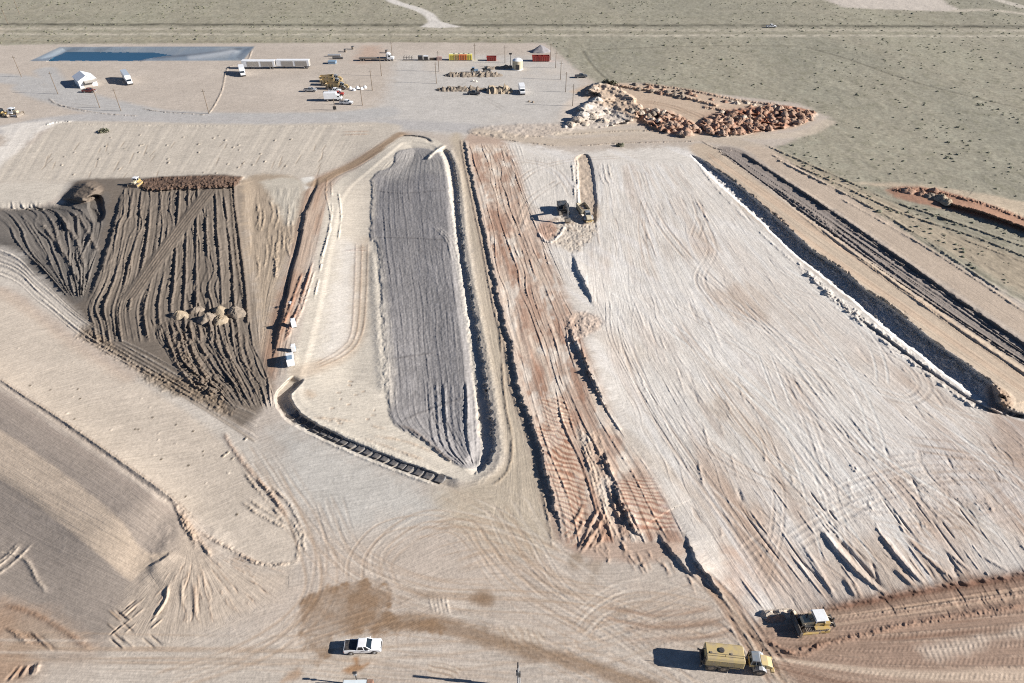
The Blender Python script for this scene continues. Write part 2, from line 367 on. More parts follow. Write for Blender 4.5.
# right wall of the cell: steep drop from the rim to the drain
drop = [(446, 148), (455, 170), (462, 240), (470, 290), (480, 345), (487, 392), (493, 430), (493, 455), (485, 468), (472, 477)]
o = line(drop, 6)
w = 0.55 * (N1[o.s] + N03[o.s])
inn = sm(-0.3, 0.5, o.sd + w)
wide = 1.6 + 0.9 * sm(200, 450, V[o.s])
Hh[o.s] -= (0.8 + 0.4 * sm(250, 450, V[o.s])) * inn * (1 - sm(wide, wide + 2.5, o.sd)) * o.end * (o.d < 1e8)
paint(o.s, inn * (1 - sm(wide * 0.7, wide + 0.3, o.sd + w)) * o.end, (196, 190, 182), 0.75)
REG[o.s][(inn * (1 - sm(wide * 0.7, wide + 0.3, o.sd + w)) * o.end) > 0.5] = TRENCH
ridge([(450, 148), (460, 175), (467, 240), (476, 292), (486, 345), (494, 392), (500, 432), (501, 455), (492, 472), (470, 485)], 0.35, 0.8, (228, 218, 200), 0.6, 0.3)
ridge([(440, 150), (448, 172), (455, 240), (463, 300), (472, 350), (480, 400)], 0.25, 0.7, (214, 206, 192), 0.6, 0.4)
# little overlapping flap of soil at the top end
ridge([(426, 160), (434, 152), (446, 144)], 1.1, 0.8, (212, 202, 184), 0.8, 0.2)
ridge([(398, 136), (412, 136), (424, 138), (432, 143)], -0.9, 0.8, (120, 112, 104), 0.7, 0.3)
# lower left anchor trench
anch = [(300, 376), (289, 388), (283, 395), (285, 405), (296, 418), (320, 432), (360, 450), (400, 466), (440, 480), (452, 483), (460, 483.5)]
o = line(anch, 5)
dp = 0.95 * sm(360, 292, U[o.s]) + 0.5
tw = 1.15 + 0.45 * sm(340, 280, U[o.s])
m = (1 - sm(tw - 0.3, tw + 0.35, o.d + 0.25 * N1[o.s])) * o.end
Hh[o.s] -= dp * m; paint(o.s, m, (170, 160, 148), 0.6); REG[o.s][m > 0.5] = TRENCH
ridge([(282, 404), (294, 420), (320, 438), (360, 456), (400, 472), (440, 486)], 0.45, 0.5, (222, 212, 194), 0.7, 0.4)
ridge([(296, 384), (290, 398), (300, 414), (330, 428), (365, 443), (405, 460), (445, 475)], 0.4, 0.7, (226, 215, 196), 0.6, 0.3)
for pts in ([(300, 420), (340, 432), (400, 440), (440, 455)], [(310, 417), (350, 421), (390, 430)], [(360, 437), (430, 462)]):
    ridge(pts, 0.18, 0.4, (190, 160, 130), 0.5, 0.8, 6)
# ramp, tracks and pale benches in the cell
road([(362, 240), (360, 290), (358, 330), (345, 352), (318, 366), (300, 372)], 5, (206, 188, 166), 1.5, None, 0.8)
for k2 in (-6, 0, 6):
    ridge([(362 + k2, 242), (360 + k2, 300), (356 + k2 * 0.9, 335), (343 + k2 * 0.6, 352 + k2 * 0.4), (312, 368 + k2 * 0.4)], 0.12, 0.3, (160, 132, 108), 0.6, 0.5)
ridge([(345, 251), (372, 250)], 0.2, 0.35, (150, 110, 85), 0.7); ridge([(340, 252), (372, 246)], 0.2, 0.35, (150, 110, 85), 0.7)
area([(340, 245), (358, 245), (352, 320), (345, 350), (322, 355), (330, 300)], (208, 202, 194), 3, 2, None, 0.6)
area([(368, 248), (380, 248), (388, 330), (392, 400), (378, 400), (370, 330)], (226, 215, 197), 2, 1, None, 0.8)
ridge([(372, 250), (378, 330), (384, 395)], 0.4, 1.2, None, 0, 0.2)
area([(342, 190), (372, 180), (370, 235), (345, 238)], (216, 204, 186), 2, 1, None, 0.8)
area([(307, 390), (316, 394), (312, 398), (306, 396)], (196, 168, 138), 1, 1, None, 0.5)
for i in range(14):
    u0 = rng.uniform(312, 375); v0 = rng.uniform(380, 425)
    ridge([(u0, v0), (u0 + rng.uniform(2, 7), v0 + rng.uniform(-2, 2))], -0.2, 0.3, (170, 140, 112), 0.6)

# ------------------------------------------------------------------ road right of the cell and the red cut
area([(450, 140), (463, 140), (482, 230), (500, 322), (522, 410), (545, 490), (556, 545), (500, 560), (440, 520), (430, 490), (470, 484), (500, 465), (503, 440), (494, 390), (478, 300), (466, 215), (457, 165)], (197, 182, 160), 2, 1, ROAD, 0.9)
o = strip([(452, 145), (468, 220), (482, 310), (500, 400), (503, 450), (490, 520)], [(463, 145), (482, 230), (500, 322), (520, 408), (544, 490), (556, 530)], 'v')
streaks(o, 9, 0.08, 18, 0.10, 68)
ridge([(500, 330), (505, 400), (512, 440), (508, 470), (490, 488)], 0.25, 0.35, (140, 120, 98), 0.6, 0.6, 9)
cut = [(464, 139), (468, 160), (473, 183), (480, 215), (486, 240), (492, 270), (497, 295), (503, 320), (512, 350), (517, 385), (522, 400), (532, 425), (540, 450), (548, 480), (555, 510), (560, 535), (562, 550)]
area([(465, 139), (505, 140), (520, 165), (530, 210), (548, 250), (568, 290), (582, 330), (605, 390), (622, 440), (652, 470), (682, 530), (690, 552), (640, 560), (562, 550), (548, 480), (530, 425), (512, 350), (497, 295), (480, 215)], (190, 166, 147), 1, 1.5, RED, 0.9)
o = strip([(466, 142), (482, 215), (498, 290), (513, 350), (532, 420), (550, 480), (562, 545)], [(506, 142), (530, 210), (560, 285), (582, 335), (612, 410), (655, 475), (690, 545)], 'v')
n, n2, mm = streaks(o, 22, 0.24, 14, 0.10, 71, warp=1.2, tint=(214, 196, 176), tk=0.7)
paint(o.s, sm(0.05, 0.5, fbm(o.q * 9, o.t / 30, 3, 73)) * mm * sm(170, 260, V[o.s]), (160, 122, 100), 0.7)
furrows(o, 12, 0.28, 0.12, 1.3, 24, 74, 0.9, (150, 112, 90), 0.5, 0.0)
n8 = fbm(X0[o.s] / 3.2, Y0[o.s] / 7, 4, 174)
paint(o.s, mm * sm(0.05, 0.4, n8), (216, 204, 189), 0.85); paint(o.s, mm * sm(0.12, 0.45, -n8), (158, 118, 96), 0.5)
Hh[o.s] += 0.10 * mm * N1[o.s] * sm(-0.3, 0.3, N4[o.s])
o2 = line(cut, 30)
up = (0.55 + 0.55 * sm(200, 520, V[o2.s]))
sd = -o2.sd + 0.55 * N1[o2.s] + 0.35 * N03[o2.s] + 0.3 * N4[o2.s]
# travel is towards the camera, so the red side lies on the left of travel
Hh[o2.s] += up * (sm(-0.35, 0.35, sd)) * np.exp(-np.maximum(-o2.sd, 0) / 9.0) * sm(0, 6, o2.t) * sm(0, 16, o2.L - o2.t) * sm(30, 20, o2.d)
paint(o2.s, np.exp(-((sd - 0.9) / 0.8) ** 2) * o2.end, (222, 202, 182), 0.7)  # sunlit edge of the step, painted pale
paint(o2.s, np.exp(-((sd + 1.3) / 1.0) ** 2) * o2.end, (150, 128, 112), 0.5)  # shadow at the foot of the step, painted darker
ridge([(x - 9 * (0.4 + 0.6 * (y - 139) / 410), y) for x, y in cut], 0.2, 0.35, (178, 160, 138), 0.5, 0.9)
# tooth marks of the ripper
def cleat(pts, rgb1, rgb2, per=1.15, h=0.16, ang=0.0, seed=1):
    s, m, d = polymask(pts, 0.6, 0.8, smooth=False)
    c, si = math.cos(ang), math.sin(ang)
    q = (Y0[s] * c + X0[s] * si) / per + 1.5 * fbm(X0[s] / 7, Y0[s] / 7, 2, seed) + 0.35 * fbm(X0[s] / 1.7, Y0[s] / 1.7, 2, seed + 2)
    w = np.sin(q * 2 * math.pi)
    var = np.clip(0.6 + 0.9 * N4[s], 0.1, 1.2)
    Hh[s] += 0.42 * h * w * m * var * np.clip(0.7 + 0.9 * N1[s], 0.1, 1.4)
    paint(s, m * sm(-0.2, 0.7, w) , rgb1, 0.75); paint(s, m * sm(-0.1, 0.8, -w), rgb2, 0.6)
    return s, m
furrows(strip([(500, 142), (530, 215), (560, 285)], [(520, 142), (545, 215), (580, 300)], 'v'), 6, 0.2, 0.2, 0.6, 20, 78)
cleat([(536, 428), (565, 428), (582, 470), (590, 520), (566, 540), (558, 510), (546, 462)], (212, 184, 158), (150, 98, 72), 1.25, 0.2, 0.35, 81)
cleat([(540, 400), (562, 395), (574, 425), (545, 428)], (214, 186, 160), (160, 110, 82), 1.2, 0.14, 0.5, 82)
cleat([(611, 479), (652, 477), (680, 529), (650, 533), (632, 531)], (206, 180, 156), (148, 96, 74), 1.15, 0.2, 0.15, 83)
cleat([(562, 530), (582, 530), (578, 548), (566, 548)], (200, 176, 152), (160, 120, 96), 1.2, 0.14, -0.6, 84)
scarp([(612, 474), (618, 500), (626, 515), (634, 530), (648, 540)][::-1], 1.0, 0.35, 5, 0.7)
scarp([(602, 450), (607, 462), (611, 476)][::-1], 0.7, 0.35, 4, 0.4)
for pts in ([(655, 530), (668, 548), (680, 562), (700, 582)], [(683, 532), (694, 556), (712, 582)], [(690, 552), (705, 572), (726, 602)]):
    scarp(pts[::-1], 0.75, 0.35, 3, 0.4)
for i in range(16):
    u0 = rng.uniform(575, 600); v0 = rng.uniform(500, 535)
    ridge([(u0 + 6, v0), (u0 + 2, v0 + 10), (u0 - 6, v0 + 22)], 0.35, 0.3, (168, 134, 110), 0.6, 0.3)
for i in range(26):
    u0 = rng.uniform(585, 690); v0 = 525 + (u0 - 585) * 0.35 + rng.uniform(0, 18)
    ridge([(u0, v0), (u0 + rng.uniform(2, 7), v0 + rng.uniform(3, 9)), (u0 + rng.uniform(5, 12), v0 + rng.uniform(10, 20))], rng.uniform(0.08, 0.22), 0.28, (176, 150, 128), 0.5, 0.7)
for k2 in range(7):
    ridge([(578 + k2 * 3, 425), (590 + k2 * 3.5, 470), (600 + k2 * 4, 510), (618 + k2 * 5, 545)], rng.uniform(0.15, 0.4), 0.35, (200, 176, 152), 0.5, 0.8, 8)
area([(569, 556), (580, 553), (582, 562), (574, 571), (568, 566)], (150, 132, 112), 0.6, 0.3, None, 0.8)
area([(584, 566), (600, 562), (594, 580), (588, 586), (592, 572)], (152, 136, 118), 0.8, 0.4, None, 0.8)

# ------------------------------------------------------------------ pale field
def o_diag(s): return X0[s] + 0.75 * Y0[s]
pale = [(505, 142), (570, 152), (620, 150), (690, 150), (740, 196), (800, 262), (880, 325), (960, 383), (1000, 412), (1040, 420), (1100, 440), (1100, 560), (1024, 576), (900, 592), (835, 602), (775, 616), (745, 618), (712, 575), (682, 528), (652, 472), (622, 430), (603, 385), (582, 330), (566, 290), (545, 245), (530, 205), (520, 165)]
s, m, d = area(pale, (223, 215, 203), 3, 2.5, PALE, 0.95)
nn = fbm(X0[s] / 18, Y0[s] / 40, 3, 90)
paint(s, m * sm(0.1, 0.55, nn) * sm(280, 480, V[s] + 0.25 * (U[s] - 600)), (196, 174, 156), 0.8)
n7 = fbm(o_diag(s) / 5, Y0[s] / 34, 3, 191)
paint(s, m * sm(0.0, 0.5, n7), (228, 222, 214), 0.6); paint(s, m * sm(0.05, 0.5, -n7) * sm(200, 420, V[s]), (206, 192, 175), 0.6)
area([(690, 470), (770, 480), (860, 520), (960, 560), (1040, 540), (1040, 585), (900, 600), (770, 618), (720, 570)], (201, 182, 164), 6, 5, None, 0.65)
area([(760, 515), (800, 560), (850, 600), (780, 616), (742, 600), (725, 560)], (192, 160, 136), 5, 4, None, 0.5)
area([(728, 545), (745, 560), (752, 595), (738, 585), (722, 556)], (182, 142, 116), 2, 3, None, 0.4)
area([(700, 240), (740, 245), (830, 320), (930, 400), (900, 430), (800, 360), (720, 300)], (200, 182, 164), 6, 5, None, 0.6)
area([(505, 205), (545, 215), (560, 240), (530, 245)], (207, 184, 164), 4, 3, None, 0.6)
area([(800, 410), (880, 425), (1040, 450), (1040, 500), (900, 520), (820, 480)], (206, 198, 190), 6, 5, None, 0.5)
area([(990, 410), (1040, 415), (1100, 430), (1100, 470), (1020, 465), (1000, 440)], (178, 160, 146), 1.5, 1, None, 0.7)
# grain of the field: passes of dozers running away to the lower right
o = strip([(588, 160), (584, 250), (590, 310), (612, 380), (650, 460), (700, 545), (750, 618)], [(690, 150), (745, 200), (805, 262), (885, 325), (965, 383), (1040, 440), (1130, 540), (1180, 618)], 'v')
deep = 0.35 + 0.65 * sm(300, 560, V[o.s])
n, n2, mm = streaks(o, 90, 0.08, 10, 0.12, 91, warp=1.6)
n9 = fbm(o.q * 13 + 0.5 * N20[o.s], o.t / 45, 4, 195); n10 = fbm(o.q * 30 + 0.5 * N20[o.s], o.t / 30, 3, 196)
paint(o.s, mm * sm(0.0, 0.45, n9) * deep, (190, 166, 146), 0.7); paint(o.s, mm * sm(0.05, 0.5, n10), (232, 227, 219), 0.6); paint(o.s, mm * sm(0.15, 0.5, -n10) * deep, (182, 156, 136), 0.5)
Hh[o.s] += 0.04 * fbm(o.q * 34 + 0.6 * N4[o.s], o.t / 20, 3, 93) * mm * deep
wv = fbm(o.q * 45 + 0.8 * N4[o.s], o.t / 9, 3, 95)
Hh[o.s] -= 0.10 * sm(0.38, 0.62, wv) * mm * deep
paint(o.s, sm(0.35, 0.6, wv) * mm * deep, (168, 146, 126), 0.5)
furrows(o, 34, 0.05, 0.10, 2.2, 22, 96, 0.9, None, 0, 0.0)
furrows(o, 75, 0.05, 0.13, 2.5, 16, 97, 0.9, (196, 180, 164), 0.35, 0.0)
o = strip([(600, 300), (606, 340), (640, 400), (690, 480)], [(640, 290), (636, 340), (665, 400), (740, 500)], 'v')
furrows(o, 9, 0.09, 0.13, 0.6, 30, 97, 0.4, (206, 192, 178), 0.4)
o = strip([(520, 150), (540, 240), (562, 288)], [(585, 155), (586, 240), (592, 300)], 'v')
streaks(o, 14, 0.15, 12, 0.08, 98)
for i in range(70):       # short dozer gouges
    q = rng.uniform(0.05, 0.95); v0 = rng.uniform(190, 590)
    ul = np.interp(v0, [160, 250, 310, 380, 460, 545, 618], [588, 584, 590, 612, 650, 700, 750]); ur = np.interp(v0, [150, 200, 262, 325, 383, 440, 540, 618], [690, 745, 805, 885, 965, 1040, 1130, 1180])
    u0 = ul + q * (ur - ul); ln = rng.uniform(10, 34); sl_ = (0.25 + 0.75 * q) * (0.8 if v0 < 400 else 0.65)
    if 612 - u0 * 0 < v0 + 0.0 or u0 > 1035: continue
    ridge([(u0, v0), (u0 + sl_ * ln * 0.5, v0 + ln * 0.5), (u0 + sl_ * ln, v0 + ln)], rng.choice([-0.25, 0.16, 0.22]) * (0.5 + 0.5 * (v0 > 450)), rng.uniform(0.25, 0.45), (178, 156, 138), 0.45, 0.8)
for i in range(34):
    u0 = rng.uniform(730, 1010); v0 = rng.uniform(480, 575); ln = rng.uniform(16, 60)
    if v0 + ln > 612 - 0.17 * (u0 + 0.75 * ln - 770): ln = max(4, (612 - 0.17 * (u0 - 770) - v0) * 0.85)
    ridge([(u0, v0), (u0 + ln * 0.36, v0 + ln * 0.5), (u0 + ln * 0.75, v0 + ln)], rng.choice([-0.32, 0.2, 0.28]), rng.uniform(0.13, 0.2), (166, 142, 122), 0.5, 0.25)
for pts, h, w in (([(819, 526), (840, 552), (862, 575), (892, 599)], 0.9, 0.5), ([(832, 534), (858, 562), (888, 596)], -0.7, 0.6), ([(887, 540), (900, 558), (928, 588)], 0.8, 0.45), ([(880, 534), (896, 552)], 0.6, 0.5),
                  ([(843, 575), (858, 600)], 0.6, 0.45), ([(852, 580), (864, 602)], 0.5, 0.45), ([(893, 566), (918, 590)], 0.6, 0.5), ([(905, 535), (930, 560), (960, 585)], 0.4, 0.4), ([(940, 545), (975, 575)], 0.35, 0.4), ([(980, 555), (1010, 572)], .35, .4), ([(800, 540), (822, 575), (838, 604)], 0.35, 0.4)):
    ridge(pts, h, w, (140, 112, 92), 0.5, 0.2)
for t in ([(1040, 468), (960, 462), (880, 478), (800, 515), (740, 560)], [(1040, 480), (950, 476), (870, 498), (790, 545)], [(860, 340), (905, 360), (925, 385), (910, 400), (880, 395)], [(700, 215), (712, 250), (700, 280), (720, 310)], [(690, 190), (700, 215), (694, 240)],
          [(640, 170), (655, 215), (700, 270), (790, 350), (860, 440), (950, 540)], [(620, 330), (660, 420), (740, 530), (790, 600)], [(790, 370), (860, 460), (930, 550)], [(770, 410), (830, 490), (905, 580)], [(1040, 505), (980, 520), (900, 525)], [(900, 440), (1000, 450), (1040, 445)]):
    track(t, 2.4, 0.35, 0.10, (182, 162, 144), 0.5)
for i in range(11):
    a = 455 + i * 6.2
    ridge([(850 + rng.uniform(-15, 15), a + 6), (930, a - 2), (1000 + rng.uniform(-20, 25), a + rng.uniform(-3, 6))], 0.12, 0.4, (186, 170, 156), 0.6, 0.8, 9)
for i in range(46):       # wandering machine tracks over the field
    u0 = rng.uniform(600, 960); v0 = rng.uniform(170, 520)
    if u0 > 690 + (v0 - 150) * 1.15 - 30 or u0 < 590 + max(0, v0 - 310) * 0.52 + 15: continue
    gx, gy = ray_ground(u0, v0); hd_ = rng.normal(-1.2, 0.4); cv = rng.normal(0, 0.011); pts = []
    for k2 in range(int(rng.integers(9, 18))):
        yc_ = (gy * ST - HC * CT) / (gy * CT + HC * ST)       # back to the photo row
        pts.append((CX + F * gx / (gy * CT + HC * ST), CY - F * yc_))
        gx += 6 * math.cos(hd_); gy += 6 * math.sin(hd_); hd_ += cv * 6
    pts = [p for p in pts if 152 < p[1] < 608 - 0.17 * (p[0] - 770) and p[0] < 690 + (p[1] - 150) * 1.15 - 8 and p[0] > 590 + max(0, p[1] - 310) * 0.52 + 6]
    if len(pts) < 4: continue
    track(pts, rng.choice([1.9, 2.4, 3.0]), rng.uniform(0.18, 0.35), rng.uniform(0.03, 0.07), (232, 231, 223) if rng.random() < 0.5 else (184, 162, 142), rng.uniform(0.35, 0.7))
o = strip([(588, 160), (584, 250), (590, 310), (612, 380), (650, 460), (700, 545), (750, 618)], [(690, 150), (745, 200), (805, 262), (885, 325), (965, 383), (1040, 440), (1130, 540), (1180, 618)], 'v')
pt = fbm(X0[o.s] / 26, Y0[o.s] / 34, 4, 197)
paint(o.s, sm(0.02, 0.35, pt) * o.m * o.e, (228, 222, 212), 0.5); paint(o.s, sm(0.08, 0.4, -pt) * o.m * o.e * sm(230, 330, V[o.s]), (203, 184, 164), 0.55)
# excavated slot with the digging machines, and the step below it
area([(575, 158), (590, 157), (594, 190), (600, 215), (592, 222), (580, 205), (577, 180)], (198, 178, 156), 1, 0.8, None, 0.9)
s, m, d = polymask([(576, 160), (590, 158), (596, 200), (594, 222), (582, 214), (578, 190)], 0.6, 0.6)
Hh[s] -= 0.5 * m; Hh[s] += 0.2 * N1[s] * m
ridge([(577, 158), (578, 185), (579, 214)], 0.6, 0.4, (228, 220, 208), 0.6, 0.8)
ridge([(572, 160), (574, 185), (575, 200)], 0.4, 0.4, (200, 184, 166), 0.5, 0.9, 5)
for k2 in range(3): ridge([(598 + k2 * 5, 163), (601 + k2 * 5, 178), (606 + k2 * 5, 186)], 0.2, 0.35, (190, 176, 160), 0.5, 0.9, 5)
s, m, d = area([(556, 218), (572, 218), (596, 224), (592, 240), (572, 252), (556, 244), (545, 232)], (206, 192, 174), 1, 1.5, None, 0.8)
Hh[s] += m * (0.2 * N1[s] + 0.12 * N03[s])
paint(s, m * sm(0.1, 0.5, N1[s]), (150, 132, 116), 0.6)
area([(540, 224), (552, 222), (556, 234), (546, 240), (536, 234)], (176, 132, 108), 1, 1, None, 0.6)
ridge([(536, 230), (548, 242), (560, 234), (566, 222)], 0.5, 0.5, (228, 220, 208), 0.7, 0.4)
scarp([(571, 250), (577, 268), (585, 285), (591, 300), (594, 310)][::-1], 0.8, 0.4, 5, 0.4)
scarp([(564, 318), (571, 334), (580, 352), (590, 374), (598, 392), (606, 410), (611, 416)][::-1], 0.95, 0.4, 8, 0.6)
s, m, d = area([(566, 314), (586, 312), (602, 322), (590, 334), (576, 340), (568, 326)], (200, 176, 156), 1, 1, None, 0.7)
Hh[s] += m * (0.28 * N1[s] + 0.10 * N03[s])
# strip of road across the head of the field
road([(480, 132), (560, 142), (660, 136), (720, 140), (768, 150)], 8, (198, 182, 162), 2, ROAD, 0.8)
road([(560, 134), (640, 131), (740, 136), (800, 134), (828, 122)], 6, (205, 190, 170), 1.5, ROAD, 0.8)
for pts in ([(530, 137), (620, 131), (700, 131)], [(560, 147), (620, 143), (700, 141)], [(700, 140), (716, 148), (735, 151)], [(500, 139), (560, 146)]):
    ridge(pts, 0.4, 0.5, (150, 130, 108), 0.5, 0.8, 9)
for t in ([(510, 190), (535, 170), (575, 160), (640, 156)], [(515, 230), (530, 200), (560, 180)], [(520, 160), (545, 165), (560, 175), (575, 200)]): track(t, 2.2, 0.4, 0.09, (178, 160, 142), 0.5)

# ------------------------------------------------------------------ right hand trench, dark windrows and road
s, m, d = area([(690, 150), (720, 150), (790, 205), (900, 280), (1040, 372), (1100, 410), (1100, 440), (1040, 424), (1004, 412), (950, 368), (880, 318), (800, 258), (740, 205)], (199, 180, 157), 1.5, 1.2, EMB, 0.9)
o = strip([(700, 158), (800, 245), (900, 318), (1040, 418)], [(705, 150), (800, 213), (900, 280), (1040, 372)], 'u')
streaks(o, 14, 0.2, 30, 0.14, 101, tint=(190, 160, 134), tk=0.35)
rw = [(700, 158), (722, 173), (745, 190), (770, 212), (792, 231), (815, 252), (840, 268), (866, 290), (890, 306), (915, 326), (940, 346), (964, 362), (985, 378), (998, 390), (1004, 406), (1030, 416)]
lw = [(690, 155), (706, 172), (725, 191), (748, 211), (772, 234), (790, 252), (806, 264), (830, 284), (858, 306), (880, 326), (905, 345), (930, 364), (955, 384), (975, 398), (990, 408), (1020, 420)]
s, m, d = polymask(rw + lw[::-1], 0.5, 0.5)
REG[s][m > 0.5] = TRENCH
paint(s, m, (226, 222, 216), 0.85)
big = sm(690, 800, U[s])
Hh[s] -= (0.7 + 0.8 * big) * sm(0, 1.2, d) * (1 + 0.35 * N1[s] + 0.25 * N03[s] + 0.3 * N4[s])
o = line(rw, 7)
k1 = sm(-0.3, 2.4, -o.sd + 0.5 * N1[o.s] + 0.3 * N03[o.s]) 
Hh[o.s] += (0.5 + 0.5 * sm(690, 850, U[o.s])) * np.where(o.sd * 1 > -9, 1, 0) * sm(-1.2, 0.8, -o.sd + 1.1 * N1[o.s] + 0.6 * N03[o.s] + 0.8 * N4[o.s]) * np.exp(-np.maximum(-o.sd, 0) / 7.) * o.end * (o.d < 1e8)
paint(o.s, np.exp(-((o.sd - 1.2) / 1.2) ** 2) * o.end * sm(0, 0.5, fbm(o.t / 3, o.d, 2, 5) + 0.2), (188, 176, 166), 0.4)
# rubble lip of pale stone along the lower left of the trench
s, m, d = area([(800, 264), (830, 290), (870, 322), (910, 352), (960, 392), (985, 410), (965, 402), (925, 372), (880, 338), (845, 310), (812, 280)], (206, 196, 183), 1, 1.6, None, 0.6)
Hh[s] += m * (0.25 + 0.5 * N1[s] + 0.3 * N03[s])
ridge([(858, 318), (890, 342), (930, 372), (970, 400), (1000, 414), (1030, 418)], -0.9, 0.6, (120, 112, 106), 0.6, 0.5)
ridge([(694, 158), (720, 192), (760, 232), (800, 268), (850, 312)], 0.2, 0.5, (222, 214, 204), 0.35, 0.9, 9)
s, m, d = area([(985, 384), (1004, 390), (1012, 404), (1000, 412), (986, 404)], (150, 122, 100), 1, 1, None, 0.7)
Hh[s] += m * (0.9 + 0.6 * N1[s] + 0.4 * N03[s])
# dark windrows
dk = [(716, 149), (742, 150), (775, 172), (830, 208), (900, 256), (970, 305), (1040, 352), (1100, 395), (1100, 420), (1040, 376), (965, 327), (885, 272), (810, 218), (755, 178)]
s, m, d = area(dk, (152, 141, 132), 1.2, 1.8, DARK, 0.9)
o = strip([(716, 150), (760, 183), (812, 220), (885, 273), (965, 328), (1040, 377), (1090, 410)], [(735, 148), (776, 172), (830, 207), (900, 255), (970, 304), (1040, 351), (1090, 385)], 'u', 716, 1090)
streaks(o, 18, 0.2, 22, 0.22, 103, tint=(158, 148, 140), tk=0.5)
furrows(o, 7, 0.5, 0.14, 1.6, 20, 104, 0.9, (116, 107, 102), 0.5, 0.2)
furrows(o, 15, 0.3, 0.14, 1.8, 14, 106, 0.9, (172, 160, 148), 0.4, 0.0)
o2 = line([(742, 152), (775, 173), (830, 209), (900, 257), (970, 306), (1040, 353), (1090, 388)], 6)
Hh[o2.s] += 0.65 * np.exp(-(o2.d / 0.8) ** 2) * o2.end * np.clip(1 + 0.8 * N1[o2.s] + 0.6 * N4[o2.s], 0.1, 2)
paint(o2.s, np.exp(-(o2.d / 1.5) ** 2) * o2.end, (122, 112, 104), 0.6)
o2 = line([(790, 207), (850, 250), (930, 308), (1040, 383)], 6)
Hh[o2.s] += 0.5 * np.exp(-(o2.d / 0.9) ** 2) * o2.end * np.clip(1 + 0.5 * N1[o2.s], 0, 2) * sm(790, 830, U[o2.s])
# right road
rd = [(744, 148), (772, 150), (800, 168), (860, 202), (930, 248), (1040, 320), (1100, 360), (1100, 386), (1040, 348), (930, 274), (850, 220), (780, 174)]
area(rd, (198, 180, 160), 1.5, 0.8, ROAD)
o = strip([(760, 160), (850, 218), (930, 272), (1040, 346)], [(772, 151), (860, 203), (930, 249), (1040, 321)], 'u')
streaks(o, 10, 0.06, 40, 0.07, 105)

# ------------------------------------------------------------------ spoil ground beyond the field
area([(572, 92), (600, 84), (640, 84), (700, 92), (760, 104), (812, 112), (800, 126), (730, 134), (660, 134), (640, 120), (600, 104)], (203, 180, 156), 2, 2, None, 0.95)
area([(628, 104), (660, 110), (690, 122), (680, 133), (655, 130), (630, 118)], (182, 154, 132), 4, 3, RED, 0.6)
area([(700, 116), (760, 106), (806, 110), (790, 126), (735, 134), (705, 128)], (182, 150, 128), 4, 3, RED, 0.8)
for pts, h in (([(612, 84), (650, 90), (690, 98), (720, 106)], 1.2), ([(640, 83), (690, 90), (740, 100), (780, 104)], 0.7), ([(700, 106), (735, 112), (745, 118)], 0.9)):
    ridge(pts, h, 1.6, (170, 134, 110), 0.6, 0.8)
for P_ in ([(698, 122), (716, 114), (750, 108), (780, 105), (808, 110), (814, 116), (795, 125), (760, 131), (725, 135), (704, 132)], [(636, 112), (664, 110), (684, 118), (700, 130), (688, 135), (664, 131), (645, 122)]):
    s, m, d = polymask(P_, 1.5, 1.5)
    lm = np.abs(fbm(X0[s] / 3.4, Y0[s] / 5.0, 2, 151)); lm2 = fbm(X0[s] / 9, Y0[s] / 12, 3, 152)
    Hh[s] += m * (1.5 - 2.8 * lm + 0.4 * N1[s]); paint(s, m * 0.9, (168, 122, 98), 0.9); paint(s, m * sm(0.1, 0.5, lm2), (200, 172, 150), 0.8); paint(s, m * sm(0.1, 0.5, -lm2), (152, 98, 74), 0.7)
for t in ([(640, 100), (690, 112), (720, 128)], [(600, 100), (660, 104), (700, 118)]): track(t, 2.5, 0.6, 0.15, (176, 150, 126), 0.5)

# ------------------------------------------------------------------ dark fill with its furrows
dark = [(72, 184), (88, 179), (150, 178), (240, 177), (246, 215), (248, 260), (256, 300), (258, 340), (270, 380), (262, 410), (238, 428), (214, 408), (160, 386), (110, 352), (78, 322), (60, 300), (0, 262), (-60, 240), (-160, 225), (-160, 195), (0, 208), (58, 206), (66, 194)]
s, m, d = area(dark, (129, 118, 106), 1.5, 1.2, DARK)
lift = 2.6 * sm(400, 185, V) * sm(300, 245, U) * sm(-120, 0, U)
s9, m9, d9 = polymask(dark, 1, 0); Hh[s9] += lift[s9] * sm(-3, 10, d9)
area([(-160, 200), (0, 210), (30, 206), (62, 205), (104, 192), (104, 230), (86, 296), (60, 298), (0, 258), (-160, 225)], (121, 115, 108), 2, 1.5, None, 0.85)
o = strip([(122, 186), (112, 230), (96, 280), (84, 310), (90, 345)], [(226, 184), (234, 235), (242, 300), (246, 345)], 'v', 184, 345, 10)
furrows(o, 12, 0.85, 0.11, 0.32, 40, 111, 0.9, (104, 92, 82), 0.5, 0.4)
furrows(o, 22, 0.45, 0.13, 1.1, 18, 117, 0.9, (112, 100, 88), 0.4, 0.0)
streaks(o, 60, 0.22, 9, 0.16, 112, warp=1.0)
Hh[o.s] += o.m * o.e * 0.10 * N1[o.s] * sm(-0.2, 0.4, N4[o.s])
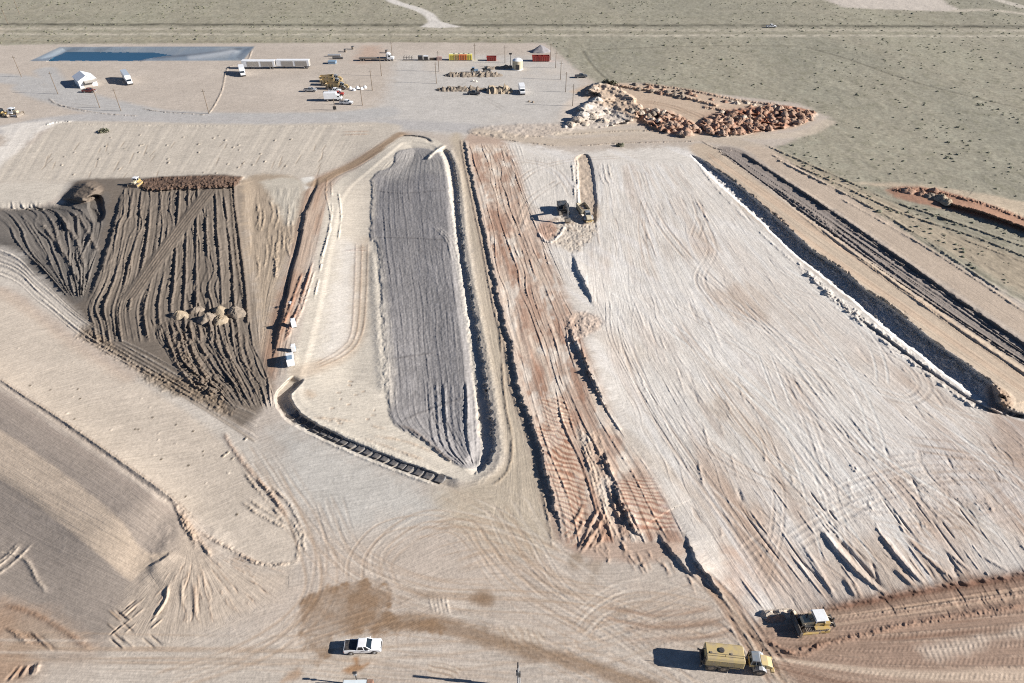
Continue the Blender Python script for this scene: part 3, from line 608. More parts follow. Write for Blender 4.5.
# lower fan of finer furrows
o = strip([(140, 300), (150, 330), (170, 362), (200, 390), (225, 412)], [(250, 300), (254, 330), (262, 360), (272, 385), (276, 412)], 'v', 312, 412, 14)
furrows(o, 11, 0.65, 0.13, 1.2, 14, 113, 0.9, (108, 96, 84), 0.5, 0.3)
furrows(o, 19, 0.4, 0.13, 1.6, 12, 118, 0.9, (116, 104, 92), 0.4, 0.0)
streaks(o, 50, 0.2, 7, 0.14, 119, warp=1.0)
for k2 in range(16):
    a = rng.uniform(0, 1); u0 = 160 + a * 85
    ridge([(u0, 320 + rng.uniform(-5, 20)), (u0 + 6 - 4 * a, 350), (u0 + 20 - 10 * a, 375), (u0 + 44 - 26 * a, 396)], rng.uniform(0.3, 0.6), 0.4, (118, 102, 86), 0.4, 0.8)
# oblique smooth pass across the furrows
road([(212, 188), (196, 208), (172, 240), (150, 270), (128, 302)], 5.0, (126, 115, 103), 0.8, None, 0.7)
o = line([(212, 188), (196, 208), (172, 240), (150, 270), (128, 302)], 5)
mk = (1 - sm(2.0, 3.0, o.d)) * o.end
base = lift[o.s] + 0.9 + 0.07 * N1[o.s]
Hh[o.s] = Hh[o.s] * (1 - mk) + (base - 0.75) * mk
for k2 in (-5, -2, 1, 4): ridge([(212 + k2, 188), (172 + k2, 240), (128 + k2, 302)], 0.16, 0.25, (130, 114, 98), 0.5)
# left fan
o = strip([(-60, 208), (-14, 214), (22, 250), (70, 300)][0:], [(96, 190), (104, 214), (98, 250), (84, 300)], 'v', 200, 299, 8)
furrows(o, 9, 0.75, 0.13, 1.0, 18, 114, 0.8, (112, 104, 96), 0.5, 0.25)
furrows(o, 16, 0.4, 0.14, 1.4, 14, 120, 0.8, (118, 110, 102), 0.4, 0.0)
streaks(o, 60, 0.22, 9, 0.16, 115, warp=1.0)
scarp([(122, 190), (112, 230), (100, 268), (86, 304)][::-1], 0.9, 0.5, 8, 0.5)
ridge([(234, 180), (235, 205), (240, 240), (246, 290), (248, 325)], 1.3, 0.5, (96, 82, 70), 0.5, 0.4)
ridge([(230, 180), (232, 205), (236, 250), (243, 300)], 0.5, 0.45, (110, 96, 82), 0.5, 0.7)
for pts in ([(78, 214), (90, 236), (98, 252)], [(60, 216), (76, 240), (84, 268)], [(40, 222), (62, 250), (80, 282)]): ridge(pts, 0.8, 0.6, (112, 102, 92), 0.5, 0.5)
# clod bank along the crest
s, m, d = area([(140, 182), (160, 177), (235, 176), (240, 181), (228, 187), (180, 189), (146, 190)], (112, 90, 76), 0.8, 0.8, None, 0.9)
Hh[s] += m * (0.7 + 0.5 * N1[s] + 0.4 * N03[s])
# hollow with its own lip at the left
s, m, d = area([(62, 200), (72, 186), (90, 180), (104, 186), (100, 196), (80, 204)], (128, 114, 100), 0.8, 0.8, None, 0.8)
Hh[s] += m * sm(0, 4, d) * (2.2 + 0.5 * N4[s] + 0.35 * N1[s])
s, m, d = polymask([(88, 198), (100, 196), (104, 216), (96, 222), (90, 212)], 0.5, 0.4)
Hh[s] -= 1.4 * m
area([(-10, 184), (66, 183), (58, 196), (30, 207), (-10, 207), (-160, 200), (-160, 185)], (212, 202, 186), 2, 1.5, None, 0.9)
# tan patch right of the fill
area([(243, 180), (300, 180), (298, 215), (288, 255), (270, 310), (262, 350), (258, 300), (248, 250)], (176, 158, 136), 2, 1.5, EMB, 0.9)
area([(262, 182), (300, 180), (298, 205), (290, 225), (276, 206)], (204, 196, 180), 2, 1.5, None, 0.8)
o = strip([(242, 185), (247, 240), (252, 300), (258, 350)], [(302, 185), (292, 240), (272, 300), (262, 350)], 'v')
streaks(o, 16, 0.25, 9, 0.12, 116)
for k2 in range(18):
    u0 = rng.uniform(255, 292); v0 = rng.uniform(190, 260)
    ridge([(u0, v0), (u0 + rng.uniform(-2, 4), v0 + 12), (u0 + rng.uniform(-4, 3), v0 + 26)], rng.uniform(0.2, 0.4), 0.4, (160, 142, 120), 0.4, 0.8)

# ------------------------------------------------------------------ haul road and long embankment at the left
area([(-160, 225), (0, 245), (30, 268), (62, 298), (84, 322), (80, 335), (120, 356), (170, 388), (215, 415), (250, 440), (300, 490), (300, 545), (280, 520), (250, 475), (215, 440), (160, 398), (100, 352), (50, 320), (0, 285), (-160, 250)], (208, 198, 184), 2, 1.2, ROAD)
o = strip([(-120, 232), (0, 248), (40, 278), (84, 316), (150, 352), (215, 388), (258, 402)], [(-120, 252), (0, 276), (40, 304), (84, 340), (150, 378), (215, 418), (258, 446)], 'u')
n, n2, mm = streaks(o, 14, 0.14, 26, 0.10, 121)
furrows(o, 6, 0.45, 0.22, 0.6, 30, 122, 0.5, (216, 206, 192), 0.4, 0.4)
paint(o.s, mm * sm(110, 190, U[o.s]) * sm(0.0, 0.4, n2), (150, 136, 120), 0.6)
# dark clumps along the inside of the haul road
s, m, d = area([(80, 326), (100, 336), (122, 350), (150, 368), (185, 380), (220, 396), (232, 412), (224, 416), (196, 402), (160, 390), (120, 362), (84, 340)], (134, 118, 100), 1, 1.6, None, 0.75)
Hh[s] += m * (0.28 * N1[s] + 0.15 * N03[s])
# pale face of the embankment
face = [(-160, 250), (0, 290), (40, 318), (84, 350), (130, 378), (170, 402), (215, 434), (255, 478), (290, 520), (303, 548), (292, 568), (262, 566), (225, 545), (200, 520), (170, 494), (120, 458), (60, 416), (0, 377), (-160, 290)]
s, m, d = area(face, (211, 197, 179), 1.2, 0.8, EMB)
road([(0, 290), (40, 316), (84, 348), (130, 376)], 4, (196, 168, 144), 1.5, None, 0.3)
crest = [(-160, 270), (0, 379), (60, 418), (120, 460), (172, 498), (196, 522)]
oc = line(crest, 60, 8)
def full(o):
    A = np.full(U.shape, 1e3, np.float32); A[o.s] = np.where(o.d < 1e8, o.sd, np.where(o.d < 1e8, 0, 1e3)); return A
l1 = line([(-160, 330), (0, 430), (40, 456), (85, 490), (120, 520), (146, 552), (160, 575)], 60, 8); l2 = line([(-160, 392), (0, 480), (50, 516), (100, 557), (128, 580), (150, 600)], 60, 8)
SC, S1, S2 = full(oc), full(l1), full(l2)
ea, eb = ray_ground(200, 528); ec, ed_ = ray_ground(0, 379); el_ = math.hypot(ea - ec, eb - ed_)
TC = sm(-4, 16, ((ea - X0) * (ea - ec) + (eb - Y0) * (eb - ed_)) / el_) * sm(60, 40, np.minimum(np.abs(SC), 100))
behind = SC < 0
f1 = np.clip(-SC / (np.abs(SC) + np.abs(S1) + 0.01), 0, 1)
hb = np.where(S1 > 0, 1 - 0.55 * f1, np.where(S2 > 0, 0.45 + 0.04 * np.clip(-S1, 0, 8) / 8, 0.49 - 0.6 * sm(0, 22, -S2)))
hh_ = np.where(behind, hb, np.where(SC < 900, sm(26, 1, SC), 0))
Hh += 4.0 * hh_ * TC
# the foot of the face is level with the haul road; behind the crest the benches step down
n = fbm(oc.sd / 3 + N4[oc.s] * .3, oc.t / 60, 3, 125)
for i in range(30):
    a = rng.uniform(0, 1); b = rng.uniform(0.1, 0.9)
    u0 = 10 + a * 230; v0 = np.interp(u0, [0, 60, 120, 200, 255], [379, 418, 460, 524, 560]); v1 = np.interp(u0, [0, 40, 84, 130, 215, 255], [290, 318, 350, 378, 434, 478])
    vv = v0 + (v1 - v0) * b
    ridge([(u0, vv), (u0 + rng.uniform(2, 4), vv + 0.6)], 0.14, 0.28, (92, 80, 64), 1.1 if i < 16 else 0)
s, m, d = polymask(face, 2, 0)
nn = fbm((X0[s] - 0.2 * Y0[s]) / 14, Y0[s] / 3, 3, 126)
C[s] *= (1 + 0.05 * nn * m)[..., None]; Hh[s] += 0.07 * nn * m
ridge(crest, 0.35, 0.4, (150, 132, 112), 0.7, 0.7)
ridge([(0, 383), (60, 423), (120, 466), (176, 508)], -0.3, 0.5, (150, 134, 116), 0.6, 0.5)
# benches behind the crest; grey bands hold the shade of their slopes in colour
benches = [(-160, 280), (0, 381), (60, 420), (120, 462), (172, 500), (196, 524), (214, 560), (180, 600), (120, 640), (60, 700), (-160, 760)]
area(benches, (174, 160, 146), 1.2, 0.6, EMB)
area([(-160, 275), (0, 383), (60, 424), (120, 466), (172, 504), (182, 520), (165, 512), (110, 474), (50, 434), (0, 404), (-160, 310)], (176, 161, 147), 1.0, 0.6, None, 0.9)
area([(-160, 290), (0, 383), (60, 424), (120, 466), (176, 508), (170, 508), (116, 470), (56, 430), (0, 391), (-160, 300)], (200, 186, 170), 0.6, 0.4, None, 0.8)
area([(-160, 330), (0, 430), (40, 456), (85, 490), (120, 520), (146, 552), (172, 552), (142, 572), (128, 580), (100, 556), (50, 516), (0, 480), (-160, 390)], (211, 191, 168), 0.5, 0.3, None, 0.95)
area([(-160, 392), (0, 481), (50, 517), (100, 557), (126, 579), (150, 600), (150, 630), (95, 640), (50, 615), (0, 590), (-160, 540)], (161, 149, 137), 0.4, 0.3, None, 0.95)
for pts, h, dec in (([(-160, 330), (0, 430), (40, 456), (85, 490), (120, 520), (146, 552)], 0.9, 12), ([(-160, 392), (0, 480), (50, 516), (100, 556), (128, 580)], -1.3, 14)):
    o = line(pts, 40)
    if h < 0: Hh[o.s] += np.where(o.d < 1e8, 0.25 * sm(0.5, -1.5, o.sd) * np.exp(-np.maximum(-o.sd, 0) / 12) * sm(0, 30, o.L - o.t), 0)
o = strip([(-100, 320), (0, 384), (60, 424), (120, 466), (176, 512)], [(-100, 520), (0, 590), (60, 618), (120, 640), (176, 660)], 'u', -100, 176, 12)
streaks(o, 34, 0.10, 34, 0.07, 127, warp=0.2)
scarp([(144, 569), (156, 562), (166, 556), (174, 549)], 0.5, 0.35, 4, 0.2)
# fan of wheel marks at the end of the embankment
area([(186, 530), (214, 560), (262, 570), (292, 570), (285, 592), (250, 612), (205, 632), (160, 645), (118, 640), (126, 600), (144, 572), (172, 552)], (203, 186, 166), 2.5, 2, EMB, 0.8)
s, m, d = polymask([(170, 520), (196, 522), (230, 548), (262, 566), (292, 570), (270, 600), (205, 628), (150, 640), (125, 600), (142, 572)], 3, 1)
Hh[s] += 0.9 * m * np.exp(-np.hypot((U[s] - 185) / 50, (V[s] - 550) / 42) ** 2)
fx, fy = ray_ground(190, 538)
k_ = m > 0.4
ra = np.hypot(X0[s] - fx, Y0[s] - fy); an = np.arctan2(Y0[s] - fy, X0[s] - fx)
FLOW[s][..., 0][k_] = (an * 16)[k_]; FLOW[s][..., 1][k_] = ra[k_]
fn = fbm(an * 26, ra / 9, 3, 161); Hh[s] += 0.03 * fn * m * sm(2, 8, ra); C[s] *= (1 + 0.05 * fn * m)[..., None]
for i in range(60):
    a = math.radians(rng.uniform(14, 130)); r0 = rng.uniform(14, 70); r1 = r0 + rng.uniform(10, 40)
    c, si = math.cos(a), math.sin(a); lim = 92 if a < 0.8 else 84
    r1 = min(r1, lim); 
    if r1 - r0 < 8: continue
    f = lambda r, e=0: (196 + r * c * 1.12 + e, 545 + r * si * 0.95)
    ridge([f(r0), f((r0 + r1) / 2, rng.uniform(-3, 3)), f(r1, rng.uniform(-3, 3))], rng.choice([-0.12, 0.08, 0.10]), rng.uniform(0.13, 0.22), (176, 150, 126), 0.5, 0.9, 4)
for k2 in range(26):
    u0 = rng.uniform(100, 152); v0 = rng.uniform(604, 640); sgn = 1 if k2 % 2 else -1
    ridge([(u0, v0), (u0 + 14, v0 - 12 * sgn)], rng.choice([-0.3, 0.2]), 0.17, (160, 138, 116), 0.5, 0.1)
ridge([(168, 582), (166, 598), (158, 612), (148, 626)], 0.7, 0.25, (186, 168, 146), 0.5, 0.3)
ridge([(182, 578), (182, 600), (186, 612)], 0.3, 0.3, (186, 168, 146), 0.5, 0.3); ridge([(193, 580), (195, 605), (194, 620)], 0.3, 0.3, (172, 140, 114), 0.6, 0.3)
for pts in ([(180, 505), (190, 530), (198, 552)], [(184, 516), (200, 540), (214, 560)], [(172, 500), (186, 524), (196, 545)], [(196, 530), (230, 548), (262, 564), (300, 562)], [(178, 512), (188, 536)]):
    ridge(pts, 0.45, 0.4, (176, 150, 126), 0.5, 0.8)
for pts in ([(240, 500), (260, 515), (290, 530)], [(246, 498), (275, 516), (292, 524)], [(255, 476), (276, 500), (298, 530), (306, 556)], [(262, 478), (290, 505), (308, 545)], [(236, 462), (258, 490), (284, 520)], [(290, 520), (298, 545), (296, 566)]):
    ridge(pts, 0.35, 0.35, (150, 130, 108), 0.5, 0.8, 6)
ridge([(222, 430), (240, 458), (264, 486), (290, 520)], 0.3, 0.5, (168, 132, 106), 0.6, 0.6)
for u0, v0 in ((222, 455), (226, 452), (231, 458), (244, 438), (270, 492)): ridge([(u0, v0), (u0 + 3, v0 + 1)], 0.4, 0.4, (100, 86, 68), 0.9)
# ruts at the left edge
for pts in ([(-14, 575), (10, 556), (24, 540)], [(-14, 583), (16, 560), (34, 541)], [(-10, 566), (6, 556), (20, 541)], [(-14, 552), (10, 553), (26, 560), (36, 578), (48, 594)]):
    ridge(pts, 0.4, 0.35, (196, 180, 160), 0.5, 0.4)
# lower left corner with reddish soil
area([(-160, 580), (0, 602), (30, 610), (60, 626), (92, 648), (70, 656), (40, 652), (34, 683), (0, 710), (-160, 760)], (178, 148, 122), 2.5, 2, RED, 0.8)
area([(20, 625), (55, 632), (70, 648), (30, 650), (5, 640)], (192, 178, 160), 3, 2, None, 0.7)
ridge([(0, 604), (30, 612), (60, 628), (84, 645), (96, 654)], 0.25, 0.5, (150, 118, 94), 0.8, 0.3)
for k2 in range(9): ridge([(2 + k2 * 4, 625 + k2 * 0.8), (14 + k2 * 4, 634 + k2), (26 + k2 * 4, 645 + k2)], rng.choice([-0.25, 0.25]), 0.25, (150, 118, 92), 0.5)
for k2 in range(9): ridge([(4 + k2 * 4, 683 - k2), (14 + k2 * 3, 672 - k2), (20 + k2 * 2, 664)], rng.choice([-0.35, 0.35]), 0.3, (132, 98, 76), 0.6)
area([(30, 672), (100, 655), (250, 640), (330, 640), (330, 700), (20, 705)], (208, 196, 180), 4, 3, None, 0.6)

# ------------------------------------------------------------------ working floor in the foreground
area([(270, 430), (330, 445), (400, 475), (440, 500), (430, 530), (380, 540), (330, 530), (290, 490)], (201, 196, 186), 4, 3, None, 0.85)
area([(250, 640), (300, 575), (380, 525), (480, 530), (560, 560), (620, 600), (560, 625), (450, 620), (380, 640)], (198, 182, 165), 5, 4, None, 0.6)
s = sl(230, 740, 420, 700)
fl = (REG[s] == G_) | (REG[s] == ROAD)
nn = fbm((X0[s] + 0.3 * Y0[s]) / 16, (Y0[s] - 0.4 * X0[s]) / 5, 4, 130)
C[s] *= (1 + 0.07 * nn * fl)[..., None]; Hh[s] += 0.05 * nn * fl
WT = (184, 160, 136)
temps = [[(250, 450), (300, 515), (345, 560), (420, 600), (520, 640), (620, 690)], [(560, 562), (520, 545), (480, 526), (430, 522), (390, 534), (370, 560), (366, 590)], [(290, 650), (400, 617), (500, 622), (640, 662), (760, 720)],
         [(500, 500), (540, 560), (600, 600), (720, 640)], [(-14, 650), (150, 652), (300, 655), (460, 648)], [(470, 490), (520, 520), (560, 580), (640, 640), (720, 700)], [(270, 470), (310, 540), (310, 600), (260, 650), (150, 690)],
         [(400, 524), (445, 522), (470, 545), (490, 575), (535, 605), (600, 640)], [(330, 640), (420, 655), (520, 660), (620, 650), (740, 640)], [(400, 585), (450, 595), (530, 600), (620, 612), (700, 640)], [(320, 500), (350, 560), (420, 590), (500, 596)], [(480, 660), (600, 640), (700, 600)],
         [(100, 665), (250, 662), (400, 680), (520, 690)], [(575, 640), (600, 612), (650, 600), (720, 612)], [(450, 560), (500, 548), (560, 580), (640, 600)]]
for t in temps:
    for r in range(4):
        dx, dy = rng.normal(0, 10), rng.normal(0, 7)
        track([(a + dx + rng.normal(0, 3), b + dy + rng.normal(0, 2)) for a, b in t], rng.choice([1.7, 2.0, 2.6]), rng.uniform(0.16, 0.3), rng.uniform(0.015, 0.05), WT if rng.random() < 0.6 else (218, 206, 190), rng.uniform(0.25, 0.55))
for u0, v0, r0 in ((430, 640, 28), (515, 645, 22), (425, 560, 40), (330, 640, 45), (600, 640, 30)):
    for r in range(1):
        a0 = rng.uniform(0, 6); pts = [(u0 + r0 * math.cos(a0 + q) * 1.0, v0 + r0 * 0.7 * math.sin(a0 + q)) for q in np.linspace(0, rng.uniform(1.5, 3.2), 9)]
        track(pts, 1.8, 0.22, 0.02, WT, 0.35)
o = strip([(-14, 640), (150, 655), (300, 648), (420, 640), (560, 650)], [(-14, 700), (150, 700), (300, 700), (420, 700), (560, 700)], 'u')
streaks(o, 26, 0.06, 30, 0.07, 131)
# strip of washboard beside the pickup
cleat([(500, 628), (545, 632), (540, 652), (500, 648)], (206, 190, 170), (186, 166, 144), 0.9, 0.015, 1.2, 85)
cleat([(430, 664), (462, 668), (455, 678), (430, 676)], (202, 186, 166), (160, 138, 116), 0.8, 0.03, 0.4, 86)
for k2 in range(5): ridge([(430 + k2 * 4, 594), (431 + k2 * 4, 604), (434 + k2 * 4, 616)], 0.12, 0.25, (214, 200, 182), 0.6, 0.5)
# wet patches
DAMP = (146, 119, 93)
s, m, d = polymask([(303, 604), (318, 590), (345, 586), (380, 586), (392, 600), (384, 612), (410, 618), (440, 622), (446, 630), (400, 632), (350, 634), (335, 640), (330, 655), (318, 657), (308, 648), (300, 625)], 0.7, 2.2)
paint(s, m * (0.75 + 0.5 * N4[s] + 0.4 * N1[s]), DAMP, 0.9)
for p, w, k in (([(390, 622), (430, 622), (470, 634), (520, 648), (570, 660), (640, 685), (700, 705)], 2.6, 0.7), ([(400, 600), (440, 595), (480, 600)], 1.2, 0.3), ([(478, 598), (488, 600)], 2.4, 0.6)):
    road(p, w, DAMP, 0.8, None, k)
area([(478, 592), (488, 590), (491, 602), (484, 607), (477, 602)], DAMP, 0.8, 0.4, None, 0.5)
area([(342, 671), (354, 664), (353, 658), (358, 657), (360, 664), (369, 663), (362, 670), (350, 674)], (164, 122, 82), 0.4, 0.3, None, 0.8)
area([(280, 683), (290, 672), (300, 668), (300, 678)], (170, 134, 100), 0.6, 0.5, None, 0.6)
# haul track coming down between the floor and the lower right strips
road([(700, 575), (725, 602), (745, 628), (770, 662), (800, 700)], 2.2, (203, 184, 162), 0.6, None, 0.7)
area([(640, 590), (700, 600), (730, 630), (700, 655), (640, 640)], (188, 170, 152), 4, 3, None, 0.5)
for t in ([(600, 612), (660, 618), (720, 612)], [(620, 640), (690, 632), (730, 626)], [(705, 575), (735, 612), (765, 655), (790, 690)], [(690, 560), (722, 600), (750, 640), (782, 690)], [(715, 612), (745, 640), (772, 672)]):
    for r in range(3): track([(a + rng.normal(0, 3), b + rng.normal(0, 3)) for a, b in t], 2.0, 0.3, 0.09, (164, 136, 114), 0.5)

# ------------------------------------------------------------------ lower right scraper strips
low = [(752, 626), (775, 618), (840, 606), (905, 594), (1030, 572), (1160, 545), (1160, 760), (840, 740), (806, 700), (780, 668), (762, 644)]
s, m, d = area(low, (164, 138, 119), 1.5, 1.5, RED, 0.95)
o = strip([(752, 622), (840, 606), (905, 594), (1040, 571), (1150, 550)], [(752, 672), (840, 705), (905, 720), (1040, 735), (1150, 745)], 'u', 756, 1140, 10)
n, n2, mm = streaks(o, 20, 0.20, 40, 0.16, 141, warp=0.5, tint=(208, 188, 166), tk=0.85)
paint(o.s, sm(0.05, 0.5, fbm(o.q * 11, o.t / 45, 3, 143)) * mm, (134, 105, 87), 0.75)
furrows(o, 15, 0.25, 0.12, 0.4, 50, 144, 0.6, (198, 178, 156), 0.3, 0.2)
tread = np.sin((o.t + 0.6 * o.q * 30) * 2 * math.pi / 0.75 + 1.5 * N4[o.s])
rows = sm(0.1, 0.3, np.sin(o.q * 60 + N20[o.s]))
Hh[o.s] += 0.012 * tread * rows * mm; C[o.s] *= (1 + 0.07 * tread * rows * mm)[..., None]
s, m, d = area([(920, 650), (990, 632), (1030, 626), (1030, 634), (1000, 642), (935, 660)], (206, 190, 172), 1, 1, None, 0.7)
q = (U[s] - 0.4 * V[s]) / 5.5; Hh[s] += 0.02 * m * np.sin(q * 2 * math.pi)
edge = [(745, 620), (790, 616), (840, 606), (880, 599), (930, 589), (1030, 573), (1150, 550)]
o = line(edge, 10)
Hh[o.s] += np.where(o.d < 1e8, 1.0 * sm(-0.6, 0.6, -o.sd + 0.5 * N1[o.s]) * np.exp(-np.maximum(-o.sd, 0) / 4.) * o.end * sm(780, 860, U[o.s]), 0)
paint(o.s, np.exp(-((o.sd - 0.2) / 1.3) ** 2) * o.end * sm(790, 850, U[o.s]), (108, 76, 60), 0.85)  # face turned from the sun, its shade deepened in the brown
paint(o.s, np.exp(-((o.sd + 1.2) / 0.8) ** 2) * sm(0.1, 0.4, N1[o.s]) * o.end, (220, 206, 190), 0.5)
ridge([(745, 632), (770, 642), (800, 655), (830, 640)], 0.4, 0.4, (150, 114, 92), 0.5)
ridge([(775, 655), (830, 642), (920, 622), (1030, 604)], 0.4, 0.5, (160, 122, 98), 0.5, 0.6)

for dy in (-2, 5.5):
    t_ = [(824, 621 + dy), (880, 613 + dy), (950, 602 + dy), (1040, 588 + dy)]
    road(t_, 0.55, (188, 164, 142), 0.1, None, 0.6, 0.05, 0.05)
    ridge([(a, b - 2.2) for a, b in t_], 0.12, 0.14, None, 0, 0.8)
# ------------------------------------------------------------------ everywhere: clods and grain
notw = (REG != WATER)
near = np.clip(pxm(V) / 4.0, 0.3, 1.3)
Hh += notw * (0.012 * N03 + 0.010 * N1 + 0.02 * N4 * (V > 60) + 0.07 * N20 * (V > 60))
N015 = fbm(X0 / 0.22, Y0 / 0.22, 2, 8)
C *= (1 + notw * (0.07 * N015 + 0.08 * N03 + 0.07 * N1 + 0.06 * N4 + 0.04 * N20))[..., None]
Hh += notw * 0.008 * N015
for j, i in ((1, 0),):
    pass
C = np.clip(C, 0.02, 0.8)

# ------------------------------------------------------------------ world positions
def surface_xy():
    xx = (U - CX) / F; yc = -(V - CY) / F
    t = (HC - Hh) / (ST - yc * CT)
    return xx * t, (CT + yc * ST) * t
PX, PY = surface_xy()

def ground_at(u, v):
    """3-D point of the terrain seen at photo point (u, v)"""
    i = int(np.clip(np.searchsorted(us, u), 1, NU - 1)); j = int(np.clip(np.searchsorted(vs, v), 1, NV - 1))
    a = (u - us[i - 1]) / (us[i] - us[i - 1]); b = (v - vs[j - 1]) / (vs[j] - vs[j - 1])
    h = (Hh[j - 1, i - 1] * (1 - a) + Hh[j - 1, i] * a) * (1 - b) + (Hh[j, i - 1] * (1 - a) + Hh[j, i] * a) * b
    x, y = ray_ground(u, v, h)
    return float(x), float(y), float(h)

# ------------------------------------------------------------------ terrain materials
def new_mat(name):
    m = bpy.data.materials.new(name); m.use_nodes = True
    nt = m.node_tree; b = nt.nodes['Principled BSDF']
    return m, nt, b
def soil_material(name, rough=0.95, bump=0.75, scale=1.0, var=0.25, spec=0.1, aniso=True, streak=0.6):
    m, nt, b = new_mat(name)
    N = nt.nodes.new; Lk = nt.links.new
    at = N('ShaderNodeAttribute'); at.attribute_name = 'soil'
    geo = N('ShaderNodeNewGeometry')
    n1 = N('ShaderNodeTexNoise'); n1.inputs['Scale'].default_value = 1.3 * scale; n1.inputs['Detail'].default_value = 6; n1.inputs['Roughness'].default_value = 0.7
    n2 = N('ShaderNodeTexNoise'); n2.inputs['Scale'].default_value = 4.0 * scale; n2.inputs['Detail'].default_value = 4; n2.inputs['Roughness'].default_value = 0.75
    Lk(geo.outputs['Position'], n1.inputs['Vector']); Lk(geo.outputs['Position'], n2.inputs['Vector'])
    fl = N('ShaderNodeAttribute'); fl.attribute_name = 'flow'
    mp = N('ShaderNodeMapping'); mp.inputs['Scale'].default_value = (2.2 * scale, 0.13 * scale if aniso else 1.2 * scale, 1)
    Lk(fl.outputs['Vector'], mp.inputs['Vector'])
    n3 = N('ShaderNodeTexNoise'); n3.inputs['Scale'].default_value = 1.0; n3.inputs['Detail'].default_value = 5; n3.inputs['Roughness'].default_value = 0.72
    n3.inputs['Distortion'].default_value = 0.15; Lk(mp.outputs['Vector'], n3.inputs['Vector'])
    av = N('ShaderNodeMath'); av.operation = 'MULTIPLY_ADD'; av.inputs[1].default_value = streak
    Lk(n3.outputs['Fac'], av.inputs[0]); 
    sc_ = N('ShaderNodeMath'); sc_.operation = 'MULTIPLY'; sc_.inputs[1].default_value = 1 - streak; Lk(n1.outputs['Fac'], sc_.inputs[0]); Lk(sc_.outputs[0], av.inputs[2])
    mr = N('ShaderNodeMapRange'); mr.inputs['From Min'].default_value = 0.3; mr.inputs['From Max'].default_value = 0.7; mr.clamp = False
    mr.inputs['To Min'].default_value = 1 - var; mr.inputs['To Max'].default_value = 1 + var
    Lk(av.outputs[0], mr.inputs['Value'])
    mx = N('ShaderNodeVectorMath'); mx.operation = 'SCALE'
    Lk(at.outputs['Color'], mx.inputs[0]); Lk(mr.outputs['Result'], mx.inputs['Scale'])
    Lk(mx.outputs['Vector'], b.inputs['Base Color'])
    ad = N('ShaderNodeMath'); ad.operation = 'MULTIPLY_ADD'; ad.inputs[1].default_value = 0.6
    Lk(n3.outputs['Fac'], ad.inputs[0]); Lk(n1.outputs['Fac'], ad.inputs[2]); ad.inputs[1].default_value = 1.6
    bp = N('ShaderNodeBump'); bp.inputs['Strength'].default_value = bump; bp.inputs['Distance'].default_value = 0.045
    Lk(ad.outputs[0], bp.inputs['Height']); Lk(bp.outputs['Normal'], b.inputs['Normal'])
    b.inputs['Roughness'].default_value = rough; b.inputs['Specular IOR Level'].default_value = spec
    return m
M_SOIL = soil_material('soil', var=0.27, scale=1.3)
M_GRASS = soil_material('dry_grass', scale=0.45, bump=0.7, var=0.36, aniso=False, streak=0.5)
M_GRAVEL = soil_material('gravel', scale=1.5, bump=0.6, var=0.3)
M_LINER = soil_material('geomembrane', rough=0.5, bump=0.15, var=0.06, spec=0.4)
mw, nt, b = new_mat('pond_water')
b.inputs['Base Color'].default_value = (0.02, 0.07, 0.12, 1); b.inputs['Roughness'].default_value = 0.3; b.inputs['IOR'].default_value = 1.33
nz = nt.nodes.new('ShaderNodeTexNoise'); nz.inputs['Scale'].default_value = 0.9; nz.inputs['Detail'].default_value = 3
g = nt.nodes.new('ShaderNodeNewGeometry'); nt.links.new(g.outputs['Position'], nz.inputs['Vector'])
bp = nt.nodes.new('ShaderNodeBump'); bp.inputs['Strength'].default_value = 0.12; bp.inputs['Distance'].default_value = 0.1
nt.links.new(nz.outputs['Fac'], bp.inputs['Height']); nt.links.new(bp.outputs['Normal'], b.inputs['Normal'])
M_WATER = mw

